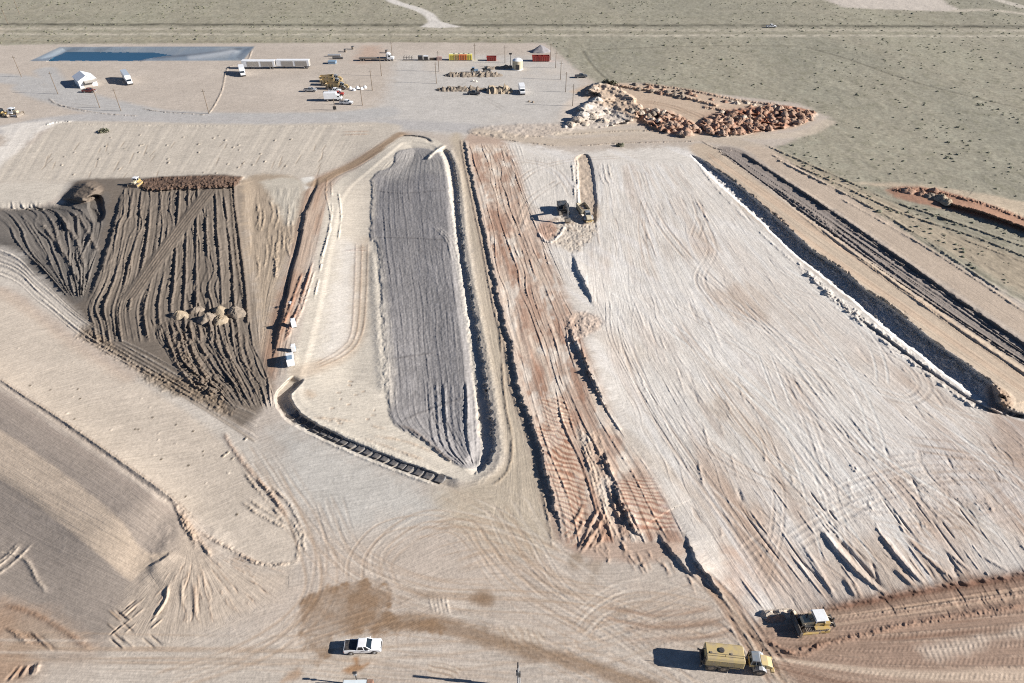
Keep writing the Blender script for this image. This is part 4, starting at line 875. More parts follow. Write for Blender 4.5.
idx = np.arange(NV * NU, dtype=np.int32).reshape(NV, NU)
fa = np.stack([idx[1:, :-1], idx[1:, 1:], idx[:-1, 1:], idx[:-1, :-1]], -1).reshape(-1, 4)
freg = REG[1:, 1:].reshape(-1)
co = np.stack([PX, PY, Hh], -1).reshape(-1, 3).astype(np.float32)
flv = np.concatenate([FLOW, np.zeros((NV, NU, 1), np.float32)], -1).reshape(-1, 3).astype(np.float32)
cc = np.concatenate([C, np.ones((NV, NU, 1), np.float32)], -1).reshape(-1, 4).astype(np.float32)
for r, nm in enumerate(NAMES):
    fs = fa[freg == r]
    if not len(fs): continue
    uq, inv = np.unique(fs.ravel(), return_inverse=True)
    me = bpy.data.meshes.new(nm)
    me.vertices.add(len(uq)); me.vertices.foreach_set('co', co[uq].ravel())
    me.loops.add(len(fs) * 4); me.loops.foreach_set('vertex_index', inv.astype(np.int32).ravel())
    me.polygons.add(len(fs)); me.polygons.foreach_set('loop_start', np.arange(0, len(fs) * 4, 4, dtype=np.int32))
    me.polygons.foreach_set('use_smooth', np.ones(len(fs), bool))
    me.update()
    at = me.color_attributes.new('soil', 'FLOAT_COLOR', 'POINT'); at.data.foreach_set('color', cc[uq].ravel())
    fa_ = me.attributes.new('flow', 'FLOAT_VECTOR', 'POINT'); fa_.data.foreach_set('vector', flv[uq].ravel())
    me.materials.append({GRASS: M_GRASS, GRAV: M_GRAVEL, LINER: M_LINER, WATER: M_WATER}.get(r, M_SOIL))
    ob = bpy.data.objects.new(nm, me); col.objects.link(ob)
    ob['kind'] = 'structure'
    ob['category'] = {0: 'ground', 1: 'grassland', 2: 'dirt road', 3: 'dark soil', 4: 'embankment', 5: 'gravel', 6: 'trench', 7: 'bare soil', 8: 'red soil', 9: 'pond', 10: 'pond liner'}[r]
    ob['label'] = ['pale tan dirt floor of the earthworks site with tyre tracks', 'dry olive grey scrub plain stretching beyond the site', 'compacted pale dirt haul roads and yard surfaces', 'dark brown furrowed soil fill and dark windrows', 'smooth sandy embankment slopes and benches', 'dark grey gravel bed inside the narrow cell', 'shaded trenches along the cell and the pale field', 'broad pale chalky field scored by dozer passes', 'reddish brown freshly cut soil strips', 'dark blue pond water at the top left', 'grey lined sides of the pond basin'][r]
# ------------------------------------------------------------------ building blocks for the objects
from mathutils import Vector, Matrix
PI = math.pi
def paint_mat(name, rgb, rough=0.5, metal=0.0, dirt=0.25, dirt_rgb=(0.36, 0.29, 0.21), scale=1.2, bump=0.0):
    m, nt, b = new_mat(name)
    N = nt.nodes.new; Lk = nt.links.new
    tc = N('ShaderNodeTexCoord'); n = N('ShaderNodeTexNoise'); n.inputs['Scale'].default_value = scale; n.inputs['Detail'].default_value = 6; n.inputs['Roughness'].default_value = 0.65
    Lk(tc.outputs['Object'], n.inputs['Vector'])
    mr = N('ShaderNodeMapRange'); mr.inputs['From Min'].default_value = 0.42; mr.inputs['From Max'].default_value = 0.75; mr.inputs['To Max'].default_value = dirt * 2
    Lk(n.outputs['Fac'], mr.inputs['Value'])
    mx = N('ShaderNodeMix'); mx.data_type = 'RGBA'
    Lk(mr.outputs['Result'], mx.inputs['Factor']); mx.inputs['A'].default_value = (*rgb, 1); mx.inputs['B'].default_value = (*dirt_rgb, 1)
    Lk(mx.outputs['Result'], b.inputs['Base Color'])
    b.inputs['Roughness'].default_value = rough; b.inputs['Metallic'].default_value = metal
    if bump:
        n2 = N('ShaderNodeTexNoise'); n2.inputs['Scale'].default_value = scale * 5; n2.inputs['Detail'].default_value = 5
        Lk(tc.outputs['Object'], n2.inputs['Vector'])
        bp = N('ShaderNodeBump'); bp.inputs['Strength'].default_value = bump; bp.inputs['Distance'].default_value = 0.15
        Lk(n2.outputs['Fac'], bp.inputs['Height']); Lk(bp.outputs['Normal'], b.inputs['Normal'])
    return m
WHITE = paint_mat('white_paint', (0.78, 0.78, 0.77), 0.35, dirt=0.12)
SILVER = paint_mat('grey_metal', (0.42, 0.43, 0.44), 0.45, 0.3, 0.2)
YELLOW = paint_mat('machine_yellow', (0.50, 0.34, 0.10), 0.5, dirt=0.6)
PALEY = paint_mat('faded_yellow', (0.50, 0.38, 0.17), 0.5, dirt=0.5)
BLACK = paint_mat('black_steel', (0.025, 0.025, 0.028), 0.6, dirt=0.15, scale=2)
DGREY = paint_mat('dark_grey_paint', (0.055, 0.065, 0.075), 0.5, dirt=0.12)
RUBBER = paint_mat('tyre_rubber', (0.03, 0.03, 0.03), 0.85, dirt=0.35, scale=2)
GLASS = paint_mat('dark_window_glass', (0.012, 0.02, 0.028), 0.08, dirt=0.02)
STEEL = paint_mat('worn_steel', (0.22, 0.19, 0.16), 0.55, 0.4, dirt=0.5, scale=2)
REDP = paint_mat('red_paint', (0.36, 0.035, 0.025), 0.5, dirt=0.15)
DKRED = paint_mat('dark_red_paint', (0.14, 0.02, 0.02), 0.5, dirt=0.1)
ORANGE = paint_mat('orange_paint', (0.62, 0.16, 0.04), 0.5, dirt=0.2)
LEMON = paint_mat('lemon_paint', (0.66, 0.56, 0.10), 0.5, dirt=0.15)
BLUE = paint_mat('blue_grey_paint', (0.20, 0.30, 0.40), 0.5, dirt=0.15)
TAN = paint_mat('tan_paint', (0.50, 0.43, 0.30), 0.6, dirt=0.25)
WOOD = paint_mat('weathered_wood', (0.16, 0.12, 0.085), 0.85, dirt=0.2, scale=3)
LAMP = paint_mat('lamp_lens', (0.7, 0.7, 0.66), 0.15, dirt=0.02)
TAIL = paint_mat('tail_lamp_red', (0.35, 0.01, 0.01), 0.2, dirt=0.02)
MEMB = paint_mat('black_geomembrane', (0.085, 0.085, 0.09), 0.5, dirt=0.2, scale=1.5, bump=0.2)
ROOFG = paint_mat('blue_grey_roof', (0.42, 0.47, 0.52), 0.4, dirt=0.1)
CREAM = paint_mat('dusty_cream', (0.52, 0.45, 0.30), 0.5, dirt=0.5)
ROOFD = paint_mat('dusty_blue_grey', (0.17, 0.21, 0.25), 0.5, dirt=0.3)
SHEET = paint_mat('white_sheet_metal', (0.80, 0.80, 0.79), 0.4, dirt=0.08)
SIDEG = paint_mat('grey_brown_panel', (0.36, 0.33, 0.29), 0.55, dirt=0.2)
def earth(name, a, b_, scale=1.0):
    return paint_mat(name, a, 0.95, dirt=0.5, dirt_rgb=b_, scale=scale, bump=0.9)
E_RED = earth('red_earth', (0.34, 0.20, 0.13), (0.42, 0.28, 0.20)); E_RED2 = earth('light_red_earth', (0.42, 0.30, 0.22), (0.34, 0.20, 0.13)); E_PALE = earth('pale_earth', (0.48, 0.39, 0.30), (0.56, 0.49, 0.40)); E_WHITE = earth('white_rubble', (0.60, 0.55, 0.48), (0.50, 0.42, 0.33))
E_DARK = earth('dark_earth', (0.22, 0.18, 0.14), (0.33, 0.26, 0.19)); E_BUFF = earth('buff_earth', (0.32, 0.25, 0.17), (0.40, 0.33, 0.24)); E_GREY = earth('grey_gravel', (0.27, 0.25, 0.25), (0.20, 0.19, 0.19)); E_DEB = earth('brown_debris', (0.20, 0.16, 0.12), (0.36, 0.30, 0.23), 1.5)

class MB:
    def __init__(s): s.v = []; s.f = []; s.sm = []
    def add(s, vs_, fs_, smooth=False):
        o = len(s.v); s.v += [tuple(v) for v in vs_]; s.f += [tuple(i + o for i in f) for f in fs_]; s.sm += [smooth] * len(fs_); return s
    def hexa(s, b, t):      # bottom and top rings of four
        return s.add(list(b) + list(t), [(3, 2, 1, 0), (4, 5, 6, 7), (0, 1, 5, 4), (1, 2, 6, 5), (2, 3, 7, 6), (3, 0, 4, 7)])
    def box(s, x0, x1, y0, y1, z0, z1):
        return s.hexa([(x0, y0, z0), (x1, y0, z0), (x1, y1, z0), (x0, y1, z0)], [(x0, y0, z1), (x1, y0, z1), (x1, y1, z1), (x0, y1, z1)])
    def frus(s, a, z0, b, z1):   # a, b = (x0, x1, half width)
        return s.hexa([(a[0], -a[2], z0), (a[1], -a[2], z0), (a[1], a[2], z0), (a[0], a[2], z0)], [(b[0], -b[2], z1), (b[1], -b[2], z1), (b[1], b[2], z1), (b[0], b[2], z1)])
    def prism(s, prof, y0, y1, axis='y'):
        n = len(prof)
        if axis == 'y': A = [(p[0], y0, p[1]) for p in prof]; B = [(p[0], y1, p[1]) for p in prof]
        else: A = [(y0, p[0], p[1]) for p in prof]; B = [(y1, p[0], p[1]) for p in prof]
        return s.add(A + B, [tuple(range(n))[::-1], tuple(range(n, 2 * n))] + [(i, (i + 1) % n, n + (i + 1) % n, n + i) for i in range(n)])
    def cyl(s, p0, p1, r0, r1=None, n=16):
        r1 = r0 if r1 is None else r1
        p0 = Vector(p0); p1 = Vector(p1); d = (p1 - p0).normalized()
        a = d.orthogonal().normalized(); b = d.cross(a)
        A = [p0 + (a * math.cos(2 * PI * i / n) + b * math.sin(2 * PI * i / n)) * r0 for i in range(n)]
        B = [p1 + (a * math.cos(2 * PI * i / n) + b * math.sin(2 * PI * i / n)) * r1 for i in range(n)]
        s.add(A + B, [(i, (i + 1) % n, n + (i + 1) % n, n + i) for i in range(n)], True)
        return s.add(A + B, [tuple(range(n))[::-1], tuple(range(n, 2 * n))])
    def tube(s, pts, r, n=8):
        for a, b in zip(pts[:-1], pts[1:]): s.cyl(a, b, r, r, n)
        return s
    def bar(s, p0, p1, w, h):
        p0 = Vector(p0); p1 = Vector(p1); d = (p1 - p0).normalized()
        y = Vector((0, 1, 0)) if abs(d.y) < 0.9 else Vector((1, 0, 0)); z = d.cross(y).normalized(); y = z.cross(d)
        R = lambda p: [p - y * w / 2 - z * h / 2, p + y * w / 2 - z * h / 2, p + y * w / 2 + z * h / 2, p - y * w / 2 + z * h / 2]
        return s.hexa(R(p0), R(p1))
def obj(name, mb, mat, parent=None, bevel=0.0, loc=None):
    me = bpy.data.meshes.new(name); me.from_pydata(mb.v, [], mb.f); me.update()
    me.polygons.foreach_set('use_smooth', mb.sm)
    import bmesh
    bm = bmesh.new(); bm.from_mesh(me); bmesh.ops.recalc_face_normals(bm, faces=bm.faces); bm.to_mesh(me); bm.free()
    me.materials.append(mat)
    o = bpy.data.objects.new(name, me); col.objects.link(o)
    if parent: o.parent = parent
    if loc: o.location = loc
    if bevel:
        md = o.modifiers.new('edge', 'BEVEL'); md.width = bevel; md.segments = 2; md.limit_method = 'ANGLE'; md.angle_limit = 0.6
    return o
def tag(o, label, cat, group=None):
    o['label'] = label; o['category'] = cat
    if group: o['group'] = group
    return o
def put(o, u, v, rz=0, dz=0.0):
    x, y, z = ground_at(u, v); o.location = (x, y, z + dz); o.rotation_euler = (0, 0, rz); return o
def head(u0, v0, u1, v1):
    a = ground_at(u0, v0); b = ground_at(u1, v1); return math.atan2(b[1] - a[1], b[0] - a[0])
def thing(name, label, cat, u, v, rz=0, group=None, dz=0.0):
    o = bpy.data.objects.new(name, None); col.objects.link(o); tag(o, label, cat, group); put(o, u, v, rz, dz); return o
def dup(root, label, u, v, rz=0, group=None, dz=0.0, scale=1.0):
    r = root.copy(); col.objects.link(r)
    r['label'] = label
    if group: r['group'] = group
    put(r, u, v, rz, dz); r.scale = (scale,) * 3
    for ch in list(root.children):
        c = ch.copy(); col.objects.link(c); c.parent = r
        for g in list(ch.children):
            d = g.copy(); col.objects.link(d); d.parent = c
    return r
def recolour(root, pairs):
    for ch in list(root.children):
        for o in [ch] + list(ch.children):
            if o.type == 'MESH' and o.data.materials and o.data.materials[0] in pairs:
                o.data = o.data.copy(); o.data.materials[0] = pairs[o.data.materials[0]]
def wheel(parent, x, y, r, w, rim=SILVER, name='wheel'):
    s = 1 if y > 0 else -1
    t = obj(name, MB().cyl((0, -w / 2, 0), (0, w / 2, 0), r, r, 22), RUBBER, parent, w * 0.18, (x, y, r))
    m = MB().cyl((0, s * w * 0.35, 0), (0, s * w * 0.53, 0), r * 0.58, r * 0.52, 18); m.cyl((0, s * w * 0.5, 0), (0, s * w * 0.6, 0), r * 0.2, r * 0.18, 10)
    obj('rim', m, rim, t); return t

# ------------------------------------------------------------------ pickup
def make_pickup(label, u, v, rz, paint=WHITE, group=None):
    t = thing('pickup_truck', label, 'pickup truck', u, v, rz, group)
    b = MB(); b.prism([(-2.8, 0.55), (-2.75, 0.45), (2.6, 0.42), (2.85, 0.6), (2.82, 0.95), (2.6, 1.10), (1.35, 1.18), (-0.75, 1.18), (-0.75, 1.12), (-0.8, 0.75), (-2.8, 0.75)], -0.97, 0.97)
    b.box(-2.8, -0.75, -0.97, -0.82, 0.74, 1.2); b.box(-2.8, -0.75, 0.82, 0.97, 0.74, 1.2); b.box(-0.85, -0.72, -0.82, 0.82, 0.74, 1.2)
    b.prism([(1.3, 1.17), (2.5, 1.09), (2.3, 1.17), (1.35, 1.235)], -0.55, 0.55)
    body = obj('body', b, paint, t, 0.05)
    for ax in (-1.75, 1.85):
        for s in (-1, 1): obj('wheel_arch', MB().cyl((ax, s * 0.90, 0.42), (ax, s * 0.985, 0.42), 0.5, 0.5, 20), BLACK, t)
    for ax in (-1.75, 1.85):
        for s in (-1, 1): wheel(t, ax, s * 0.9, 0.42, 0.26)
    obj('cab', MB().frus((-0.78, 1.45, 0.93), 1.16, (-0.62, 0.62, 0.74), 1.84), GLASS, t, 0.04)
    r = MB(); r.frus((-0.66, 0.68, 0.77), 1.80, (-0.6, 0.5, 0.68), 1.9)
    for s in (-1, 1):
        for x0, x1 in ((-0.79, -0.63), (0.33, 0.16), (1.46, 0.64)): r.bar((x0, s * 0.92, 1.15), (x1, s * 0.75, 1.83), 0.09, 0.10)
    r.box(-0.82, -0.6, -0.88, 0.88, 1.16, 1.3)
    obj('roof', r, paint, t, 0.03)
    obj('bed_cover', MB().box(-2.74, -0.84, -0.86, 0.86, 0.9, 1.215), BLACK, t)
    tg = obj('tailgate', MB().box(-2.84, -2.72, -0.82, 0.82, 0.72, 1.2), paint, t, 0.03)
    obj('handle', MB().box(-2.87, -2.84, -0.14, 0.14, 1.0, 1.07), BLACK, tg)
    for s in (-1, 1):
        obj('headlight', MB().box(2.72, 2.86, s * 0.78 - 0.15, s * 0.78 + 0.15, 0.82, 0.98), LAMP, t, 0.03)
        obj('tail_light', MB().box(-2.86, -2.78, s * 0.9 - 0.07, s * 0.9 + 0.07, 0.8, 1.1), TAIL, t)
        obj('mirror', MB().box(1.0, 1.14, s * 1.08 - 0.11, s * 1.08 + 0.11, 1.25, 1.43), paint, t, 0.03)
        obj('door_handle', MB().box(-0.1, 0.1, s * 0.985 - 0.015, s * 0.985 + 0.015, 1.0, 1.04), BLACK, t)
    obj('bumper', MB().box(2.78, 2.95, -0.9, 0.9, 0.45, 0.64), SILVER, t, 0.03); obj('bumper', MB().box(-2.98, -2.82, -0.9, 0.9, 0.48, 0.66), SILVER, t, 0.03)
    obj('grille', MB().box(2.82, 2.88, -0.6, 0.6, 0.66, 0.98), BLACK, t)
    return t
make_pickup('white crew cab pickup with black bed parked beside the damp brown patch', 363.5, 648.5, math.radians(2.5))

# ------------------------------------------------------------------ articulated haulers: water truck and dump trucks
def make_hauler(label, cat, name, u, v, rz, kind, paint, group=None):
    t = thing(name, label, cat, u, v, rz, group)
    R = 0.85
    for x in (3.25, -2.1, -3.95):
        for s in (-1, 1): wheel(t, x, s * 1.12, R, 0.62, STEEL)
    c = MB(); c.box(-4.9, 1.4, -0.45, 0.45, 0.95, 1.3); c.cyl((1.1, 0, 0.7), (1.1, 0, 1.5), 0.28); c.box(1.2, 5.0, -0.5, 0.5, 0.8, 1.2)
    for x in (3.25, -2.1, -3.95): c.cyl((x, -1.1, R), (x, 1.1, R), 0.16)
    obj('chassis', c, BLACK, t, 0.03)
    h = MB(); h.prism([(3.35, 1.15), (5.15, 1.1), (5.3, 1.3), (5.15, 1.75), (4.4, 2.12), (3.35, 2.3)], -0.82, 0.82)
    obj('hood', h, paint, t, 0.1)
    for s in (-1, 1):
        fd = MB()
        for a in range(5):
            a0 = 0.25 + a * 0.52; a1 = a0 + 0.52; r = 1.0
            fd.hexa([(3.25 + r * math.cos(q), s * 1.12 + dy, R + r * math.sin(q)) for q, dy in ((a0, -.36), (a0, .36), (a1, .36), (a1, -.36))],
                    [(3.25 + (r + .06) * math.cos(q), s * 1.12 + dy, R + (r + .06) * math.sin(q)) for q, dy in ((a0, -.36), (a0, .36), (a1, .36), (a1, -.36))])
        obj('fender', fd, SILVER, t)
    obj('front_bumper', MB().box(4.9, 5.45, -1.2, 1.2, 0.75, 1.25), YELLOW, t, 0.06)
    obj('grille', MB().box(5.22, 5.32, -0.6, 0.6, 1.3, 1.62), BLACK, t)
    for s in (-1, 1): obj('headlight', MB().box(5.42, 5.5, s * 0.9 - 0.16, s * 0.9 + 0.16, 0.95, 1.14), LAMP, t)
    cab = obj('cab', MB().box(1.75, 3.4, -0.85, 0.85, 1.25, 1.95), paint, t, 0.06)
    obj('window', MB().frus((1.78, 3.5, 0.84), 1.95, (1.9, 3.0, 0.74), 2.95), GLASS, cab, 0.03)
    rf = MB(); rf.frus((1.8, 3.15, 0.82), 2.95, (1.9, 3.0, 0.72), 3.1)
    for s in (-1, 1):
        for x0, x1 in ((1.78, 1.9), (3.5, 3.02), (2.6, 2.5)): rf.bar((x0, s * 0.85, 1.94), (x1, s * 0.76, 2.97), 0.1, 0.1)
    obj('roof', rf, ROOFD, cab, 0.03)
    for s in (-1, 1):
        m = MB(); m.tube([(3.5, s * 0.9, 2.1), (3.8, s * 1.35, 2.3), (3.8, s * 1.35, 2.8)], 0.03, 6); m.box(3.76, 3.84, s * 1.35 - 0.14, s * 1.35 + 0.14, 2.3, 2.8)
        obj('mirror', m, BLACK, t)
    st = MB()
    for k in range(4): st.box(2.4, 2.9, -1.25, -0.9, 0.55 + k * 0.32, 0.6 + k * 0.32)
    st.bar((2.4, -1.2, 0.5), (2.4, -0.95, 2.3), 0.05, 0.05); st.bar((2.9, -1.2, 0.5), (2.9, -0.95, 2.3), 0.05, 0.05)
    obj('steps', st, BLACK, t)
    obj('exhaust', MB().cyl((1.6, 0.7, 1.3), (1.6, 0.7, 3.2), 0.09), BLACK, t)
    if kind == 'tank':
        hr = MB(); hr.tube([(-4.9, -0.75, 3.35), (-4.9, -0.75, 3.95), (0.5, -0.75, 3.95), (0.5, -0.75, 3.35)], 0.035, 6); hr.tube([(-2.2, -0.75, 3.35), (-2.2, -0.75, 3.95)], 0.035, 6); obj('handrail', hr, BLACK, t)
        obj('hose', MB().tube([(-5.2, -0.9, 2.4), (-5.35, -1.2, 1.8), (-4.6, -1.5, 1.5), (-3.4, -1.52, 1.62), (-2.6, -1.5, 1.5)], 0.06, 8), BLACK, t)
        for x in (-4.2, -1.2): obj('fill_cap', MB().cyl((x, -0.3, 3.34), (x, -0.3, 3.45), 0.18, 0.18, 14), STEEL, t)
        p = [(-1.45, 1.55), (-1.2, 1.3), (1.2, 1.3), (1.45, 1.55), (1.45, 3.0), (1.15, 3.35), (-1.15, 3.35), (-1.45, 3.0)]
        tk = obj('tank', MB().prism(p, -4.95, 0.75, 'x'), PALEY, t, 0.12)
        obj('hatch', MB().cyl((-2.6, 0.2, 3.34), (-2.6, 0.2, 3.5), 0.42, 0.40, 20), BLACK, tk)
        rl = MB()
        for s in (-1, 1): rl.box(-4.9, 0.7, s * 1.42 - 0.03, s * 1.42 + 0.03, 3.02, 3.08)
        for x in (-4.0, -2.9, -1.8, -0.7, 0.2): rl.box(x - 0.03, x + 0.03, -1.475, 1.475, 1.6, 2.98)
        obj('rib', rl, PALEY, tk)
        for y in (-1.1, 1.1): obj('side_skirt', MB().box(-4.6, 0.3, y - 0.2, y + 0.2, 1.05, 1.28), YELLOW, t, 0.03)
        obj('side_slot', MB().box(-2.8, 0.2, -1.48, -1.44, 1.62, 1.76), BLACK, tk)
        pm = MB(); pm.box(-5.5, -4.95, -0.9, 0.9, 1.0, 1.9); pm.tube([(-5.4, -1.2, 1.2), (-5.4, 1.2, 1.2)], 0.1); pm.tube([(-5.3, 0.4, 1.2), (-5.3, 0.4, 2.9), (-5.0, 0.4, 3.1)], 0.08)
        obj('pump', pm, BLACK, t, 0.03)
        for s in (-1, 1): obj('spray_head', MB().cyl((-5.35, s * 1.2, 1.15), (-5.7, s * 1.35, 1.1), 0.1, 0.18, 12), STEEL, t)
        ld_ = MB()
        for k in range(6): ld_.box(-5.06, -4.99, -1.2, -0.8, 1.4 + k * 0.3, 1.44 + k * 0.3)
        ld_.box(-5.08, -5.0, -1.24, -1.19, 1.3, 3.4); ld_.box(-5.08, -5.0, -0.81, -0.76, 1.3, 3.4); obj('ladder', ld_, STEEL, t)
    else:
        d = MB(); L0 = [(-5.1, 2.25), (-4.4, 1.5), (0.9, 1.35), (1.2, 1.6), (1.2, 2.95), (-0.2, 2.9), (-5.0, 2.6)]
        for s in (-1, 1): d.prism(L0, s * 1.45 - 0.06, s * 1.45 + 0.06)
        d.prism([(-5.1, 2.25), (-4.4, 1.5), (0.9, 1.35), (0.9, 1.47), (-4.35, 1.62), (-5.0, 2.35)], -1.4, 1.4)
        d.prism([(0.9, 1.4), (1.05, 1.4), (1.35, 3.1), (1.2, 3.1)], -1.5, 1.5)
        for s in (-1, 1):
            for x in (-3.6, -2.2, -0.8): d.box(x - .06, x + .06, s * 1.55 - .05, s * 1.55 + .05, 1.6, 2.65)
        obj('dump_body', d, paint, t, 0.03)
        obj('load', lump_mesh(2.4, 1.25, 0.55, 5), E_PALE, t, 0, (-1.9, 0, 1.55))
        for s in (-1, 1): obj('hoist', MB().cyl((-0.5, s * 0.6, 1.2), (0.7, s * 0.9, 2.2), 0.09), STEEL, t)
    return t
def lump_mesh(a, b, h, seed, n=28, m=9, rough=0.32, peak=1.0):
    """an uneven heap on an oval base"""
    r_ = np.random.default_rng(seed); mb = MB(); vs_ = []; ph = r_.uniform(0, 9)
    for j in range(m):
        f = j / (m - 1); rad = 1 - f
        for i in range(n):
            q = 2 * PI * i / n
            wob = 1 + 0.14 * math.sin(2 * q + ph) + 0.09 * math.sin(5 * q + 2 * ph) + 0.06 * r_.normal()
            x = a * rad * wob * math.cos(q); y = b * rad * wob * math.sin(q)
            z = h * (1 - (1 - f) ** (1.6 * peak)) if peak >= 1 else h * f
            z *= 1 + rough * 0.5 * math.sin(3.1 * x / a + ph) * math.cos(2.7 * y / b) 
            z += h * rough * 0.22 * r_.normal() * (0.25 if j == 0 else 1) * (f < 1)
            vs_.append((x, y, z - 0.12 * h * (j == 0) - 0.15 * (j == 0)))
    fs_ = [(j * n + i, j * n + (i + 1) % n, (j + 1) * n + (i + 1) % n, (j + 1) * n + i) for j in range(m - 1) for i in range(n)]
    mb.add(vs_, fs_, True); return mb
make_hauler('yellow articulated water truck with boxy tank and round black hatch', 'water truck', 'water_truck', 735, 664.5, math.radians(-6), 'tank', PALEY)

# ------------------------------------------------------------------ bulldozer (front towards +x)
def make_dozer(label, u, v, rz, group='bulldozers at work', roof=WHITE, dz=0):
    t = thing('bulldozer', label, 'bulldozer', u, v, rz, group, dz)
    for s in (-1, 1):
        m = MB(); pr = []
        for k in range(9): a = PI / 2 + PI * k / 8; pr.append((-1.75 + 0.52 * math.cos(a), 0.55 + 0.52 * math.sin(a)))
        for k in range(9): a = -PI / 2 + PI * k / 8; pr.append((1.75 + 0.52 * math.cos(a), 0.55 + 0.52 * math.sin(a)))
        m.prism(pr, s * 1.2 - 0.28, s * 1.2 + 0.28)
        for k in range(14):
            x = -1.8 + k * 0.277; m.box(x - 0.03, x + 0.03, s * 1.2 - 0.3, s * 1.2 + 0.3, 1.05, 1.13)
        tr = obj('track', m, STEEL, t)
        rl = MB()
        for k in range(6): rl.cyl((-1.3 + k * 0.52, s * 1.45, 0.38), (-1.3 + k * 0.52, s * 1.53, 0.38), 0.2)
        for x in (-1.75, 1.75): rl.cyl((x, s * 1.45, 0.55), (x, s * 1.55, 0.55), 0.4)
        rl.box(-1.4, 1.4, s * 1.5 - 0.04, s * 1.5 + 0.04, 0.5, 0.75)
        obj('roller_frame', rl, YELLOW, tr)
    obj('hull', MB().box(-2.0, 1.9, -0.88, 0.88, 0.6, 1.35), BLACK, t, 0.05)
    h = MB(); h.prism([(0.35, 1.3), (2.15, 1.25), (2.2, 1.9), (2.0, 2.15), (0.25, 2.25)], -0.62, 0.62); obj('fuel_tank', MB().box(-2.1, -1.2, -0.95, 0.95, 1.3, 2.05), YELLOW, t, 0.06)
    obj('engine_hood', h, CREAM, t, 0.06)
    for s in (-1, 1): obj('fender', MB().box(-2.1, 0.4, s * 1.15 - 0.3, s * 1.15 + 0.3, 1.18, 1.32), YELLOW, t, 0.03)
    cab = obj('cab', MB().box(-1.2, 0.25, -0.82, 0.82, 1.3, 2.0), YELLOW, t, 0.04)
    obj('window', MB().frus((-1.2, 0.3, 0.82), 2.0, (-1.05, 0.1, 0.76), 2.95), GLASS, cab, 0.02)
    rf = MB(); rf.frus((-1.55, 0.65, 1.05), 2.95, (-1.45, 0.5, 0.95), 3.16)
    for s in (-1, 1):
        for x0, x1 in ((-1.22, -1.08), (0.3, 0.12)): rf.bar((x0, s * 0.82, 1.98), (x1, s * 0.78, 2.96), 0.11, 0.11)
    obj('roof', rf, roof, cab, 0.05)
    obj('handrail', MB().tube([(-2.0, -1.05, 1.3), (-2.0, -1.05, 2.1), (-1.3, -1.05, 2.1)], 0.04, 6), BLACK, t); obj('light_bar', MB().box(0.5, 0.62, -0.7, 0.7, 3.1, 3.2), BLACK, t)
    obj('exhaust', MB().cyl((1.0, 0.28, 2.2), (1.0, 0.28, 3.05), 0.08), BLACK, t); obj('air_cleaner', MB().cyl((1.4, -0.28, 2.1), (1.4, -0.28, 2.65), 0.13), BLACK, t)
    bl = MB(); ar = [(2.75, 0.12), (2.62, 0.4), (2.58, 0.8), (2.64, 1.2), (2.8, 1.55), (2.9, 1.55), (2.76, 1.2), (2.70, 0.8), (2.74, 0.42), (2.9, 0.1)]
    bl.prism(ar, -1.95, 1.95)
    for s in (-1, 1): bl.box(2.62, 3.05, s * 1.95 - 0.05, s * 1.95 + 0.05, 0.1, 1.5)
    obj('blade', bl, STEEL, t)
    for s in (-1, 1): obj('push_arm', MB().bar((-0.2, s * 1.62, 0.55), (2.62, s * 1.62, 0.5), 0.2, 0.28), YELLOW, t, 0.02)
    for s in (-1, 1): obj('lift_cylinder', MB().cyl((1.9, s * 0.72, 1.8), (2.62, s * 0.72, 0.9), 0.09), STEEL, t)
    rp = MB(); rp.box(-2.9, -2.0, -0.8, 0.8, 0.9, 1.2); rp.box(-3.15, -2.85, -1.0, 1.0, 0.85, 1.3); rp.prism([(-3.2, 0.9), (-3.0, 0.9), (-3.15, 0.2), (-3.6, 0.05), (-3.35, 0.35)], -0.1, 0.1)
    rp.prism([(-3.2, 1.9), (-3.0, 1.9), (-3.0, 0.8), (-3.2, 0.8)], -0.1, 0.1)
    obj('ripper', rp, BLACK, t, 0.02)
    for s in (-1, 1): obj('ripper_cylinder', MB().cyl((-2.0, s * 0.5, 1.8), (-2.95, s * 0.5, 1.2), 0.08), STEEL, t)
    return t
dz0 = make_dozer('yellow bulldozer with white cab roof pushing soil on the red strips', 812, 625.5, math.radians(184))
d2 = dup(dz0, 'small yellow bulldozer on the crest of the dark furrowed fill', 137, 185.5, math.radians(-95), 'bulldozers at work', 0.1, 0.85)
d3 = dup(dz0, 'bulldozer with pale cab and pale blade parked beside the yellow loader', 15, 115.5, math.radians(-12), 'bulldozers at work', 0, 1.0)
recolour(d3, {YELLOW: SHEET})

